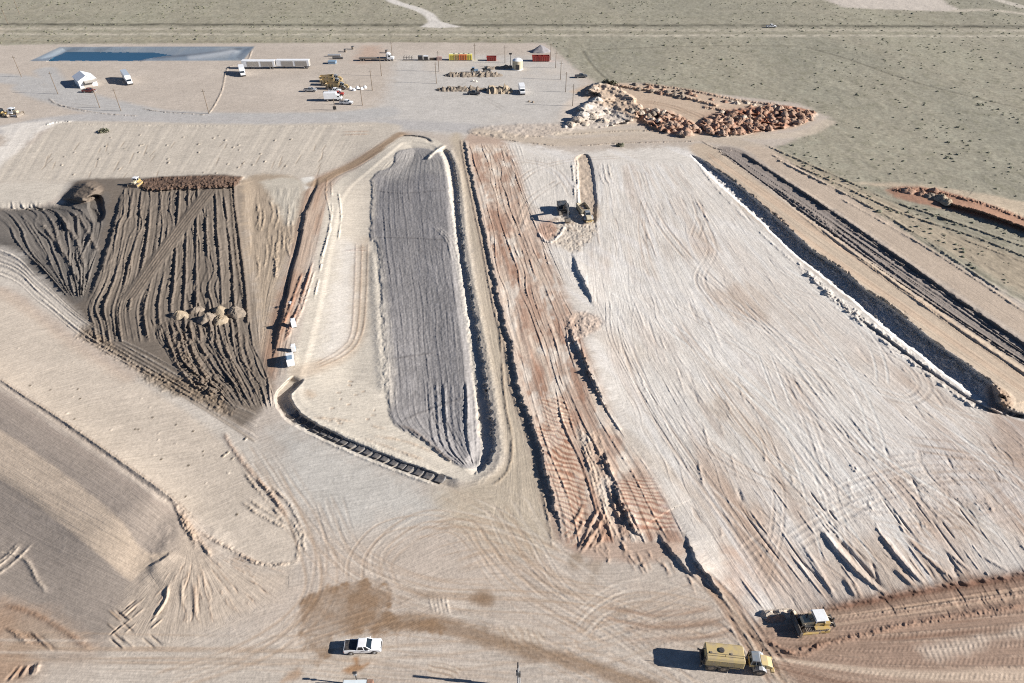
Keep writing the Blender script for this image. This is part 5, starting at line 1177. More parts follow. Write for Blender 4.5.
# ------------------------------------------------------------------ excavator (boom towards +x)
def make_excavator(label, u, v, rz, paint=DGREY, group=None, reach=1.0, dz=0):
    t = thing('excavator', label, 'excavator', u, v, rz, group, dz)
    for s in (-1, 1):
        pr = []
        for k in range(7): a = PI / 2 + PI * k / 6; pr.append((-2.0 + 0.5 * math.cos(a), 0.5 + 0.5 * math.sin(a)))
        for k in range(7): a = -PI / 2 + PI * k / 6; pr.append((2.0 + 0.5 * math.cos(a), 0.5 + 0.5 * math.sin(a)))
        obj('track', MB().prism(pr, s * 1.35 - 0.35, s * 1.35 + 0.35), STEEL, t)
    obj('undercarriage', MB().box(-1.2, 1.2, -1.0, 1.0, 0.5, 1.05), BLACK, t); obj('slew_ring', MB().cyl((0, 0, 1.0), (0, 0, 1.3), 0.9), BLACK, t)
    hb = MB(); hb.box(-2.9, 1.4, -1.55, 1.55, 1.3, 1.7); hb.prism([(-2.9, 1.7), (0.2, 1.7), (0.2, 2.5), (-2.5, 2.6), (-2.9, 2.4)], -1.5, 1.5)
    obj('house', hb, paint, t, 0.06)
    obj('counterweight', MB().prism([(-1.5, 1.3), (1.5, 1.3), (1.5, 2.45), (-1.5, 2.45)], -3.25, -2.88, 'x'), BLACK, t, 0.1)
    c = obj('cab', MB().box(0.2, 1.75, 0.5, 1.5, 1.7, 2.2), paint, t, 0.03)
    obj('window', MB().box(0.25, 1.7, 0.53, 1.47, 2.2, 3.0), GLASS, c, 0.05); obj('roof', MB().box(0.2, 1.72, 0.5, 1.5, 3.0, 3.12), paint, c, 0.03)
    obj('exhaust', MB().cyl((-1.6, -0.8, 2.5), (-1.6, -0.8, 3.2), 0.09), BLACK, t)
    k = reach
    B = [(0.9, 1.7), (1.6, 1.9), (3.6 * k, 4.6), (6.2 * k, 4.2)]
    bm_ = MB(); bm_.prism([(0.7, 1.6), (1.5, 1.5), (3.6 * k, 4.0), (6.3 * k, 4.0), (6.3 * k, 4.4), (3.4 * k, 4.8), (1.0, 2.4)], -0.28, 0.28)
    obj('boom', bm_, paint, t, 0.03)
    sk = MB(); sk.prism([(5.7 * k, 4.9), (6.4 * k, 4.9), (6.9 * k, 4.0), (7.5 * k, 1.5), (7.2 * k, 1.4), (6.2 * k, 3.8)], -0.2, 0.2)
    obj('stick', sk, paint, t, 0.03)
    bk = MB(); P = [(7.1 * k, 1.6), (7.7 * k, 1.4), (7.9 * k, 0.7), (7.4 * k, 0.1), (6.7 * k, 0.0), (6.3 * k, 0.35), (6.5 * k, 0.45), (6.8 * k, 0.2), (7.3 * k, 0.3), (7.6 * k, 0.8)]
    bk.prism(P, -0.75, 0.75)
    for s in (-1, 1): bk.prism([(7.1 * k, 1.6), (7.7 * k, 1.4), (7.9 * k, 0.7), (7.4 * k, 0.1), (6.7 * k, 0.0), (6.3 * k, 0.35)], s * 0.75 - 0.04, s * 0.75 + 0.04)
    obj('bucket', bk, STEEL, t)
    [obj('boom_cylinder', MB().cyl((1.6, y, 1.9), (3.3 * k, y, 4.2), 0.11), STEEL, t) for y in (-0.38, 0.38)]
    obj('stick_cylinder', MB().cyl((3.6 * k, 0, 4.9), (5.8 * k, 0, 4.9), 0.1), STEEL, t)
    return t
make_excavator('dark grey excavator digging at the head of the pale field', 563, 212, math.radians(-82))
make_hauler('articulated dump truck waiting beside the dark excavator', 'dump truck', 'dump_truck', 584.5, 216.5, math.radians(-78), 'dump', TAN, 'dump trucks')

# ------------------------------------------------------------------ wheel loader
def make_loader(label, u, v, rz):
    t = thing('wheel_loader', label, 'wheel loader', u, v, rz)
    for x in (-1.5, 1.5):
        for s in (-1, 1): wheel(t, x, s * 1.1, 0.8, 0.6, YELLOW)
    obj('engine_hood', MB().prism([(-3.0, 0.9), (-0.6, 0.9), (-0.6, 2.1), (-2.8, 1.9)], -0.9, 0.9), YELLOW, t, 0.06); obj('front_frame', MB().box(-0.6, 1.8, -0.5, 0.5, 0.7, 1.3), YELLOW, t, 0.06)
    c = obj('cab', MB().box(-0.8, 0.6, -0.75, 0.75, 1.2, 2.0), YELLOW, t, 0.03); obj('window', MB().frus((-0.75, 0.6, 0.73), 2.0, (-0.7, 0.4, 0.68), 2.9), GLASS, c); obj('roof', MB().box(-0.85, 0.6, -0.8, 0.8, 2.9, 3.05), BLACK, c, 0.04)
    for s in (-1, 1): obj('lift_arm', MB().bar((0.9, s * 0.45, 1.7), (3.2, s * 0.45, 0.5), 0.16, 0.35), YELLOW, t)
    b = MB(); b.prism([(2.9, 0.1), (4.1, 0.05), (3.3, 0.35), (3.15, 0.9), (3.5, 1.35), (3.3, 1.35), (2.9, 0.9)], -1.45, 1.45)
    for s in (-1, 1): b.prism([(2.9, 0.1), (4.0, 0.1), (3.5, 1.3), (2.9, 0.9)], s * 1.45 - 0.03, s * 1.45 + 0.03)
    obj('bucket', b, STEEL, t)
    return t
make_loader('yellow wheel loader parked at the left edge of the yard road', 3.5, 116, math.radians(-15))

# ------------------------------------------------------------------ road vehicles far off
def make_trailer(label, u, v, rz, L=16.0, group=None):
    t = thing('semi_trailer', label, 'trailer', u, v, rz, group)
    obj('box_body', MB().box(-L / 2, L / 2, -1.3, 1.3, 1.15, 4.0), SHEET, t, 0.04)
    for k in range(2):
        x0 = -L / 2 + 1.0 + k * (L * 0.42); 
        for s in (-1, 1): obj('side_panel', MB().box(x0, x0 + L * 0.36, s * 1.31 - 0.02, s * 1.31 + 0.02, 1.3, 3.55), SIDEG, t)
    for x in (-L / 2 + 1.2, -L / 2 + 2.5):
        for s in (-1, 1): wheel(t, x, s * 1.0, 0.52, 0.5)
    [obj('landing_leg', MB().box(L / 2 - 3.2, L / 2 - 3.0, y - 0.1, y + 0.1, 0, 1.15), BLACK, t) for y in (-0.8, 0.8)]
    obj('frame', MB().box(-L / 2, L / 2, -0.5, 0.5, 0.85, 1.14), BLACK, t); obj('rear_door', MB().box(-L / 2 - 0.05, -L / 2, -1.2, 1.2, 1.3, 3.8), SIDEG, t)
    return t
tr0 = make_trailer('white box trailer with grey side panels, nearer the pond', 260, 68.5, PI, 16.0, 'white box trailers parked end to end')
dup(tr0, 'white box trailer with grey side panels, next to the bare yard', 294, 68, PI, 'white box trailers parked end to end', 0)
def make_boxtruck(label, u, v, rz, group=None, L=6.5, H=3.6, boxm=SHEET, roofm=None):
    t = thing('box_truck', label, 'truck', u, v, rz, group)
    bx_ = obj('cargo_box', MB().box(-L + 1.2, 1.0, -1.25, 1.25, 1.0, H), boxm, t, 0.04)
    if roofm: obj('roof', MB().box(-L + 1.2, 1.0, -1.24, 1.24, H + 0.01, H + 0.06), roofm, bx_)
    c = obj('cab', MB().prism([(1.15, 0.6), (3.2, 0.6), (3.2, 1.5), (2.6, 1.7), (2.2, 2.5), (1.15, 2.6)], -1.1, 1.1), WHITE, t, 0.06)
    obj('window', MB().prism([(2.28, 2.4), (2.68, 1.74), (2.72, 1.76), (2.32, 2.44)], -0.95, 0.95).box(1.4, 2.1, -1.12, 1.12, 1.75, 2.3), GLASS, c)
    obj('chassis', MB().box(-L + 1.2, 3.0, -0.5, 0.5, 0.6, 0.98), BLACK, t)
    for x in (-L + 2.6, 2.3):
        for s in (-1, 1): wheel(t, x, s * 1.0, 0.5, 0.4)
    obj('bumper', MB().box(3.18, 3.35, -1.1, 1.1, 0.45, 0.8), BLACK, t)
    return t
make_boxtruck('white box truck standing in front of the parked box trailers', 243, 75, math.radians(-68))
make_boxtruck('white truck with dark cab window beside the long brown rubble pile', 522, 93, math.radians(-85), None, 5.2, 3.4)
make_boxtruck('long box truck with blue grey roof parked alone near the pond', 129.5, 83.5, head(124, 76, 132, 87), None, 11, 3.9, SHEET, ROOFG)
def make_semi(label, u, v, rz, L=14.0, paint=WHITE, load=None):
    t = thing('flatbed_truck', label, 'truck', u, v, rz)
    c = obj('cab', MB().prism([(0.2, 0.9), (3.6, 0.8), (3.7, 1.8), (2.4, 2.0), (2.0, 3.0), (1.4, 3.7), (0.2, 3.8)], -1.2, 1.2), paint, t, 0.08)
    obj('window', MB().prism([(2.05, 2.9), (2.42, 2.05), (2.46, 2.07), (2.09, 2.94)], -1.05, 1.05).box(1.0, 1.9, -1.22, 1.22, 2.0, 2.8), GLASS, c)
    obj('flatbed', MB().box(-L, 0.0, -1.25, 1.25, 1.2, 1.42), STEEL, t); obj('frame', MB().box(-L, 3.2, -0.45, 0.45, 0.75, 1.18), BLACK, t)
    for x in (-L + 1.0, -L + 2.3, -1.0, 0.4, 2.8):
        for s in (-1, 1): wheel(t, x, s * 1.0, 0.52, 0.45)
    obj('headboard', MB().box(-0.15, 0, -1.25, 1.25, 1.42, 2.9), BLACK, t)
    return t
make_semi('white flatbed semi truck parked beyond the fuel yard, its deck empty', 387, 60.5, 0.0)
for k, (u, v, m, lb) in enumerate([(334, 92.5, REDP, 'red pickup between white pickups in the machine row'), (331, 89, WHITE, 'white pickup on the far side of the red pickup in the machine row'), (346.5, 101, WHITE, 'white pickup with dark front at the near end of the machine row')]):
    make_pickup(lb, u + (4 if k < 2 else 0), v + 3, math.radians([0, 2, -4][k]), m, 'pickups in the machine row')
make_boxtruck('tall white service truck at the near end of the machine row', 335, 100.5, math.radians(5), None, 5.6, 3.6)
BROWNY = paint_mat('brown_yellow', (0.34, 0.24, 0.10), 0.6, dirt=0.5)
hd = make_hauler('brown yellow dump truck farthest from the road in the machine row', 'dump truck', 'dump_truck', 331, 81.5, 0.05, 'dump', BROWNY, 'dump trucks')
dup(hd, 'brown yellow dump truck in the middle of the machine row', 332, 85, 0.0, 'dump trucks'); dup(hd, 'brown yellow dump truck nearest the red pickup in the machine row', 337, 89, -0.04, 'dump trucks')
make_pickup('dark pickup parked at the edge of the scrub beside the rubble', 581, 77.5, 0.1, DGREY)
make_pickup('dark pickup parked against the near rubble windrow in the yard', 474, 94.5, math.radians(170), DGREY)
make_pickup('small grey pickup standing alone left of the machine row', 310.5, 91.5, 0.0, SILVER)
make_pickup('dark red pickup parked against the front of the white shed', 89.5, 92.2, 0.0, DKRED)
make_pickup('white vehicle passing on the far boundary road', 771, 27.5, 0.0, WHITE)

# white van and cabins at the left shoulder of the cell
def make_van(label, u, v, rz):
    t = thing('utility_van', label, 'van', u, v, rz)
    obj('body', MB().prism([(-2.6, 0.45), (2.6, 0.45), (2.65, 1.1), (1.9, 1.35), (1.3, 2.2), (1.1, 2.3), (-2.5, 2.3), (-2.6, 2.1)], -0.98, 0.98), WHITE, t, 0.08)
    obj('windshield', MB().prism([(1.36, 2.15), (1.93, 1.38), (1.97, 1.4), (1.4, 2.19)], -0.85, 0.85), GLASS, t)
    for s in (-1, 1): obj('window', MB().box(0.3, 1.2, s * 0.99 - 0.01, s * 0.99 + 0.01, 1.45, 1.95), GLASS, t)
    obj('roof_rack', MB().box(-2.2, -0.3, -0.7, 0.7, 2.33, 2.4), BLUE, t)
    for x in (-1.7, 1.7):
        for s in (-1, 1): wheel(t, x, s * 0.88, 0.38, 0.26)
    obj('bumper', MB().box(2.6, 2.75, -0.9, 0.9, 0.4, 0.65), BLACK, t)
    for s in (-1, 1): obj('headlight', MB().box(2.55, 2.68, s * 0.75 - 0.13, s * 0.75 + 0.13, 0.8, 0.98), LAMP, t)
    return t
make_van('white utility van parked at the left shoulder of the long cell', 291, 362.5, head(291.3, 362, 290.3, 354)).scale = (0.8, 0.85, 1)
def make_toilet(label, u, v, rz, group):
    t = thing('portable_toilet', label, 'portable toilet', u, v, rz, group)
    obj('cabin', MB().box(-0.58, 0.58, -0.58, 0.58, 0.1, 2.1), SHEET, t, 0.05); obj('roof', MB().frus((-0.62, 0.62, 0.62), 2.1, (-0.4, 0.4, 0.4), 2.35), WHITE, t, 0.05)
    d = obj('door', MB().box(0.58, 0.62, -0.42, 0.42, 0.2, 1.95), BLUE, t); obj('handle', MB().box(0.62, 0.66, 0.26, 0.34, 1.0, 1.1), BLACK, d)
    obj('skid', MB().box(-0.65, 0.65, -0.6, -0.45, 0, 0.1), BLACK, t); obj('skid', MB().box(-0.65, 0.65, 0.45, 0.6, 0, 0.1), BLACK, t); obj('vent_pipe', MB().cyl((-0.45, 0.45, 2.1), (-0.45, 0.45, 2.6), 0.05), BLACK, t)
    return t
p0 = make_toilet('white upright cabin by the cut, higher of the two beside the long cell', 294, 326.5, 0.4, 'white cabins beside the cell')
dup(p0, 'small white upright cabin standing just beyond the white van', 294, 351, 0.2, 'white cabins beside the cell', 0, 0.85)
t = thing('survey_marker', 'small white marker post standing where the cut begins beside the cell', 'marker', 290.5, 304.5)
obj('post', MB().box(-0.08, 0.08, -0.08, 0.08, 0, 0.9), WHITE, t); obj('flag', MB().box(-0.5, 0.5, -0.03, 0.03, 0.55, 0.95).box(-0.04, 0.04, -0.5, 0.5, 0.5, 0.75), WHITE, t)

# ------------------------------------------------------------------ white shed
t = thing('white_shed', 'white metal shed with gable front beside the pond basin', 'shed', 89.5, 87, head(84, 78, 90, 88) + PI / 2 + 0.1)
W, D, H, RH = 3.7, 4.8, 3.2, 4.9
obj('wall', MB().prism([(-W, 0), (W, 0), (W, H), (0, RH), (-W, H)], 0, 2 * D), SHEET, t)
for s in (-1, 1):
    obj('roof', MB().hexa([(0, -0.3, RH + 0.02), (s * (W + 0.3), -0.3, H - 0.12), (s * (W + 0.3), 2 * D + 0.3, H - 0.12), (0, 2 * D + 0.3, RH + 0.02)], [(0, -0.3, RH + 0.14), (s * (W + 0.3), -0.3, H), (s * (W + 0.3), 2 * D + 0.3, H), (0, 2 * D + 0.3, RH + 0.14)]), SHEET, t)
d = obj('door', MB().box(-2.0, 1.6, -0.06, 0.0, 0, 2.7), SIDEG, t)
obj('awning', MB().hexa([(-1.5, -2.2, 2.3), (3.6, -2.2, 2.3), (3.6, 0, 2.9), (-1.5, 0, 2.9)], [(-1.5, -2.2, 2.4), (3.6, -2.2, 2.4), (3.6, 0, 3.0), (-1.5, 0, 3.0)]), SIDEG, t)

# ------------------------------------------------------------------ tanks, bins, rolls and goods in the yard
def make_bin(label, u, v, m, rz=0, L=5.0, W=2.3, H=1.8, group=None):
    t = thing('waste_bin', label, 'waste bin', u, v, rz, group)
    b = MB()
    for s in (-1, 1): b.prism([(-L / 2 + 0.3, 0.2), (L / 2 - 0.1, 0.2), (L / 2, H), (-L / 2, H)], s * W / 2 - 0.05, s * W / 2 + 0.05)
    b.box(-L / 2 + 0.3, L / 2 - 0.1, -W / 2, W / 2, 0.2, 0.3); b.hexa([(-L / 2 + 0.3, -W / 2, 0.2), (-L / 2 + 0.38, -W / 2, 0.2), (-L / 2 + 0.38, W / 2, 0.2), (-L / 2 + 0.3, W / 2, 0.2)], [(-L / 2, -W / 2, H), (-L / 2 + 0.08, -W / 2, H), (-L / 2 + 0.08, W / 2, H), (-L / 2, W / 2, H)])
    b.box(L / 2 - 0.16, L / 2 - 0.06, -W / 2, W / 2, 0.2, H)
    obj('container_body', b, m, t)
    r = MB()
    for k in range(5):
        x = -L / 2 + 0.6 + k * (L - 1.1) / 4
        for s in (-1, 1): r.box(x - 0.05, x + 0.05, s * (W / 2 + 0.09) - 0.04, s * (W / 2 + 0.09) + 0.04, 0.25, H - 0.1)
    for s in (-1, 1): r.box(-L / 2, L / 2, s * W / 2 - 0.08, s * W / 2 + 0.08, H, H + 0.1)
    obj('rib', r, m, t)
    obj('skid', MB().box(-L / 2 + 0.4, L / 2 - 0.2, -0.8, -0.6, 0, 0.2), BLACK, t); obj('skid', MB().box(-L / 2 + 0.4, L / 2 - 0.2, 0.6, 0.8, 0, 0.2), BLACK, t)
    return t
make_bin('single red waste bin standing between the yellow tanks and the tan silo', 491.5, 60.5, REDP, 0, 5.0, 2.2, 2.0, 'red bins')
for k, (u, lb) in enumerate([(537.5, 'red waste bin, nearer the tan silo of the pair below the gravel cone'), (544, 'red waste bin, nearer the poles of the pair below the gravel cone')]):
    make_bin(lb, u, 61, REDP, 0, 5.6, 2.6, 2.6, 'red bins')
def make_tank(label, u, v, m, group):
    t = thing('storage_tank', label, 'storage tank', u, v, 0, group)
    L, W, H = 4.2, 2.6, 3.0
    obj('tank_body', MB().prism([(-W / 2, 0.25), (W / 2, 0.25), (W / 2, H - 0.3), (W / 2 - 0.3, H), (-W / 2 + 0.3, H), (-W / 2, H - 0.3)], -L / 2, L / 2, 'x'), m, t, 0.05)
    r = MB()
    for k in range(4): x = -L / 2 + 0.3 + k * 1.2; r.box(x - 0.06, x + 0.06, -W / 2 - 0.08, W / 2 + 0.08, 0.3, H - 0.3)
    obj('rib', r, m, t); obj('top_deck', MB().box(-L / 2 + 0.1, L / 2 - 0.1, -0.9, 0.9, H + 0.005, H + 0.12), paint_mat('cream_paint', (0.75, 0.72, 0.5), 0.5, dirt=0.1), t)
    obj('skid', MB().box(-L / 2, L / 2, -1.1, -0.9, 0, 0.25), BLACK, t); obj('skid', MB().box(-L / 2, L / 2, 0.9, 1.1, 0, 0.25), BLACK, t)
    obj('manhole', MB().cyl((0.6, 0, H + 0.1), (0.6, 0, H + 0.3), 0.35), BLACK, t)
    return t
for u, m, lb in ((453.3, LEMON, 'lemon yellow tank at the dark goods end of the tank row'), (458.2, YELLOW, 'amber yellow tank beside the orange tank'), (463.1, ORANGE, 'orange tank in the middle of the yellow tank row'), (468, LEMON, 'lemon yellow tank at the far end of the row, toward the red bin')):
    make_tank(lb, u, 60, m, 'coloured tanks in a row')
# tan silo
t = thing('silo', 'tan round upright tank throwing a long shadow in the yard', 'silo', 517.5, 69)
obj('shell', MB().cyl((0, 0, 0.3), (0, 0, 4.2), 2.5, 2.5, 28), TAN, t); obj('dome', MB().cyl((0, 0, 4.2), (0, 0, 4.9), 2.5, 1.5, 28).cyl((0, 0, 4.9), (0, 0, 5.2), 1.5, 0.3, 28), SHEET, t); obj('base_ring', MB().cyl((0, 0, 0), (0, 0, 0.3), 2.7, 2.7, 28), SHEET, t)
obj('door', MB().box(-0.9, 0.9, -2.62, -2.4, 0.3, 2.6), BLACK, t); 
l = MB()
for k in range(12): l.box(2.55, 2.65, -0.25, 0.25, 0.5 + k * 0.35, 0.55 + k * 0.35)
obj('ladder', l, STEEL, t)
t = thing('light_mast', 'thin dark light mast standing beside the tan round tank', 'light mast', 510.5, 67)
obj('pole', MB().cyl((0, 0, 0), (0, 0, 6.0), 0.18, 0.12, 8), BLACK, t); obj('lamp_head', MB().box(-0.7, 0.7, -0.2, 0.2, 5.9, 6.6), BLACK, t); obj('base', MB().box(-0.8, 0.8, -0.8, 0.8, 0, 0.6), DGREY, t)
# rolls of liner
for u, v, m, lb in ((334.5, 56.3, SILVER, 'grey liner roll, farther of the two lying near the back fence'), (338, 59, MEMB, 'dark liner roll lying in front of the grey one'), ):
    t = thing('liner_roll', lb, 'liner roll', u, v, 0.0, 'liner rolls')
    L = 6.5 if m is SILVER else 5.2
    obj('roll', MB().cyl((-L / 2, 0, 0.55), (L / 2, 0, 0.55), 0.6, 0.6, 20), m, t); obj('core', MB().cyl((-L / 2 - 0.25, 0, 0.55), (L / 2 + 0.25, 0, 0.55), 0.15, 0.15, 12), WOOD, t)
t = thing('covered_crate', 'blue grey covered crate lying below the liner rolls', 'crate', 332.5, 63.5)
obj('crate_body', MB().box(-1.9, 1.9, -1.3, 1.3, 0.1, 1.2), BLUE, t, 0.06); obj('lid', MB().box(-2.0, 2.0, -1.4, 1.4, 1.2, 1.32), BLUE, t); obj('skid', MB().box(-1.9, 1.9, -1.1, -0.9, 0, 0.1), WOOD, t); obj('skid', MB().box(-1.9, 1.9, 0.9, 1.1, 0, 0.1), WOOD, t)
for u, v, lb in ((345.5, 52, 'small brown drum nearer the liner rolls'), (353, 49.2, 'small brown drum lying closer to the back fence'), (386.8, 53, 'dark drum standing beyond the white flatbed semi')):
    t = thing('drum', lb, 'drum', u, v, 0, 'drums'); obj('barrel', MB().cyl((0, 0, 0), (0, 0, 1.4), 0.75, 0.75, 18), STEEL, t); obj('rim', MB().cyl((0, 0, 1.4), (0, 0, 1.5), 0.8, 0.8, 18).cyl((0, 0, 0.65), (0, 0, 0.75), 0.79, 0.79, 18), DGREY, t)
for k, (u, v) in enumerate([(350.5, 89), (354, 90.5), (357.5, 88.5), (361.5, 89.5), (365, 88)]):
    o = obj('bulk_bag', lump_mesh(0.9, 0.8, 1.1, 40 + k, 14, 6, 0.15, 1.6), WHITE); tag(o, 'white bulk bag lying in the loose row beside the machine row', 'bag', 'white bulk bags'); put(o, u, v)
gl = ['dark steel frame piled at the left end of the goods row', 'black generator box left of the white topped one', 'black generator box with a white top in the goods row', 'low dark pallet stack right of the white topped box', 'black pump skid next to the pinkish stack', 'pinkish crate stack at the right end of the goods row']
for k, u in enumerate((408, 420.5, 426, 432, 435.5, 439.5)):
    t = thing(['steel_frame', 'generator', 'generator', 'pallet_stack', 'pump_skid', 'crate_stack'][k], gl[k], ['frame', 'generator', 'generator', 'pallets', 'pump', 'crates'][k], u, 60.2, 0, 'dark goods in a row')
    if k == 0:
        m = MB()
        for q in range(4):
            m.bar((-2.4 + q * 1.3, -0.5, 0), (-1.6 + q * 1.3, 0.5, 2.3), 0.14, 0.14); m.bar((-1.6 + q * 1.3, -0.6, 0), (-2.2 + q * 1.3, 0.4, 1.9), 0.14, 0.14)
        m.bar((-2.5, 0, 1.2), (2.6, 0, 1.5), 0.15, 0.15); obj('strut', m, BLACK, t); obj('base', MB().box(-2.6, 2.6, -0.7, 0.7, 0, 0.2), STEEL, t)
    elif k in (1, 2):
        obj('housing', MB().box(-1.1, 1.1, -0.9, 0.9, 0.2, 2.0), BLACK, t, 0.05); obj('roof', MB().box(-1.15, 1.15, -0.95, 0.95, 2.0, 2.15), WHITE if k == 2 else DGREY, t); obj('skid', MB().box(-1.2, 1.2, -0.8, -0.6, 0, 0.2), STEEL, t); obj('skid', MB().box(-1.2, 1.2, 0.6, 0.8, 0, 0.2), STEEL, t); obj('exhaust', MB().cyl((0.7, 0, 2.1), (0.7, 0, 2.6), 0.08), STEEL, t)
    elif k == 3:
        for q in range(4): obj('pallet', MB().box(-1.2, 1.2, -0.6, 0.6, q * 0.3, q * 0.3 + 0.06).box(-1.2, 1.2, -0.6, 0.6, q * 0.3 + 0.18, q * 0.3 + 0.26).box(-1.2, -1.0, -0.6, 0.6, q * 0.3 + 0.06, q * 0.3 + 0.18).box(1.0, 1.2, -0.6, 0.6, q * 0.3 + 0.06, q * 0.3 + 0.18), WOOD, t)
    elif k == 4:
        obj('motor', MB().cyl((-0.9, 0, 0.8), (0.4, 0, 0.8), 0.5), BLACK, t); obj('volute', MB().cyl((0.6, -0.3, 0.8), (0.6, 0.3, 0.8), 0.6), DGREY, t); obj('skid', MB().box(-1.1, 1.1, -0.7, 0.7, 0, 0.3), BLACK, t)
    else:
        for q in range(2): obj('crate', MB().box(-1.3, 1.3, -0.8, 0.8, q * 0.9, q * 0.9 + 0.82), paint_mat('pink_brown_wood', (0.45, 0.30, 0.26), 0.8, dirt=0.3), t, 0.03)
for u, v, lb, m in ((474, 72.5, 'small blue grey tractor beyond the middle rubble windrow, nearer the poles', BLUE), (486.5, 72.2, 'dark blue grey tractor beyond the middle rubble windrow, nearer the silo', DGREY)):
    t = thing('tractor', lb, 'tractor', u, v, 0.1, 'tractors by the rubble')
    obj('hood', MB().box(0.2, 2.0, -0.45, 0.45, 0.8, 1.6), m, t, 0.05); obj('cab', MB().box(-1.0, 0.3, -0.7, 0.7, 0.9, 1.5), m, t); obj('window', MB().frus((-1.0, 0.3, 0.7), 1.5, (-0.9, 0.15, 0.6), 2.4), GLASS, t); obj('roof', MB().box(-1.0, 0.3, -0.7, 0.7, 2.4, 2.5), m, t)
    for x, r in ((-0.8, 0.8), (1.6, 0.5)):
        for s in (-1, 1): wheel(t, x, s * 0.95, r, 0.4)
# rubble windrows and gravel cone in the yard
def heap(name, label, cat, u, v, a, b, h, m, seed, rz=0, group=None, rough=0.32, peak=1.0, n=28, dz=-0.05):
    o = obj(name, lump_mesh(a, b, h, seed, n, 9, rough, peak), m); tag(o, label, cat, group); put(o, u, v, rz, dz); return o
heap('gravel_pile', 'grey gravel cone standing behind the two red bins', 'gravel pile', 540.5, 51.5, 5.2, 4.5, 3.3, E_GREY, 3, 0, None, 0.12, 0.9)
def windrow(label, u0, u1, v, w, h, m, seed, v1=None):
    a = ground_at(u0, v); b = ground_at(u1, v if v1 is None else v1); L = math.hypot(b[0] - a[0], b[1] - a[1]); r_ = np.random.default_rng(seed)
    n = int(L / 0.8) + 2; mdl = 9; mb = MB(); vv = []
    for i in range(n):
        f = i / (n - 1); ta = min(1, f * 7, (1 - f) * 7) ** 0.6; hh = h * ta * r_.uniform(0.65, 1.25); ww = w * (0.4 + 0.6 * ta) * r_.uniform(0.85, 1.2)
        for j in range(mdl):
            q = j / (mdl - 1) * 2 - 1
            vv.append((f * L, q * ww, hh * max(0, 1 - abs(q) ** 1.4) * (1 + 0.3 * r_.normal() * (abs(q) < .9)) - (0.25 if abs(q) > 0.95 else 0)))
    mb.add(vv, [(i * mdl + j, (i + 1) * mdl + j, (i + 1) * mdl + j + 1, i * mdl + j + 1) for i in range(n - 1) for j in range(mdl - 1)], False)
    o = obj('rubble_pile' if seed < 30 else 'soil_ridge', mb, m); tag(o, label, 'rubble pile' if seed < 30 else 'soil ridge', 'rubble windrows in the yard' if seed < 30 else 'soil ridges by the bulldozer'); o.location = a; o.rotation_euler = (0, 0, math.atan2(b[1] - a[1], b[0] - a[0])); return o
windrow('low tapering brown rubble windrow, farther of the two in the yard', 444, 503, 75.5, 3.0, 1.3, E_DEB, 11)
windrow('pale brown end of the near rubble windrow, beside the white truck', 486, 513, 91.5, 3.6, 2.2, E_BUFF, 12)
windrow('low dark tail of the near rubble windrow, toward the poles', 436, 488, 90, 2.4, 1.3, E_DEB, 13)
windrow('flat dark mound added as the shadow of the silo across the yard', 482, 512, 69, 2.2, 0.9, E_DARK, 14, 67.5)  # dark mound added where the silo's shadow falls
for u, v in ((473, 81.3), (476, 81.8), (529, 102), (533, 102.4)):
    o = obj('rock', lump_mesh(0.8, 0.7, 0.7, int(u), 10, 5), E_WHITE if v < 90 else E_DARK); tag(o, 'small pale rock lying between the two rubble windrows' if v < 90 else 'small dark rock lying on the yard below the white truck', 'rock', 'rocks in the yard'); put(o, u, v)

# ------------------------------------------------------------------ utility poles
PL = [(21.6, 77, 19, 'left of the white shed at the yard fence'), (58, 94, 20, 'beside the yard road, just below the white shed'), (100, 108, 18, 'at the road bend below the white shed'), (121, 111, 21, 'below the lone long box truck'), (209, 113.5, 22, 'where the soil berm meets the yard road'),
      (8, 24, 13, 'on the scrub plain, nearer the boundary brush line'), (19.5, 14, 14, 'on the scrub plain, farther out'), (335, 110, 11, 'short, at the near end of the machine row'), (362.5, 105.5, 19, 'beside the white bulk bags'), (372.5, 90.5, 18.5, 'between the bulk bags and the flatbed semi'),
      (381.6, 76, 17, 'just below the white flatbed semi'), (392.6, 59, 15.5, 'behind the flatbed semi at the yard fence'), (436.5, 83.5, 19, 'left of the near rubble windrow'), (439, 71.5, 18, 'in front of the dark goods row'), (475, 60, 14.5, 'right of the yellow tank row'),
      (505, 63, 15.5, 'between the red bin and the tan silo'), (550.5, 60, 15, 'right of the pair of red bins'), (555.6, 68, 14.5, 'second from the red bins along the yard edge'), (560.5, 79.5, 16, 'with a dark foot beside the dark pickup'), (565.6, 92, 18, 'third from the rubble along the yard edge'), (572.6, 106, 20, 'standing in the shadow of the pale rubble')]
pole0 = None
for u, v, hp, w_ in PL:
    h_ = hp / (pxm(v) * 0.965)
    t = thing('utility_pole', 'thin wooden utility pole ' + w_, 'utility pole', u, v, 0, 'utility poles round the yard')
    obj('post', MB().cyl((0, 0, -0.2), (0, 0, h_), 0.17, 0.12, 10), WOOD, t); obj('crossarm', MB().box(-0.75, 0.75, -0.05, 0.05, h_ - 0.9, h_ - 0.78), WOOD, t)
t = thing('warning_sign', 'small dark sign on a post below the machine row', 'sign', 335, 111)
obj('panel', MB().box(-0.7, 0.7, -0.04, 0.04, 0.6, 2.0), BLACK, t); obj('post', MB().box(-0.06, 0.06, 0.05, 0.12, 0, 1.9), WOOD, t)
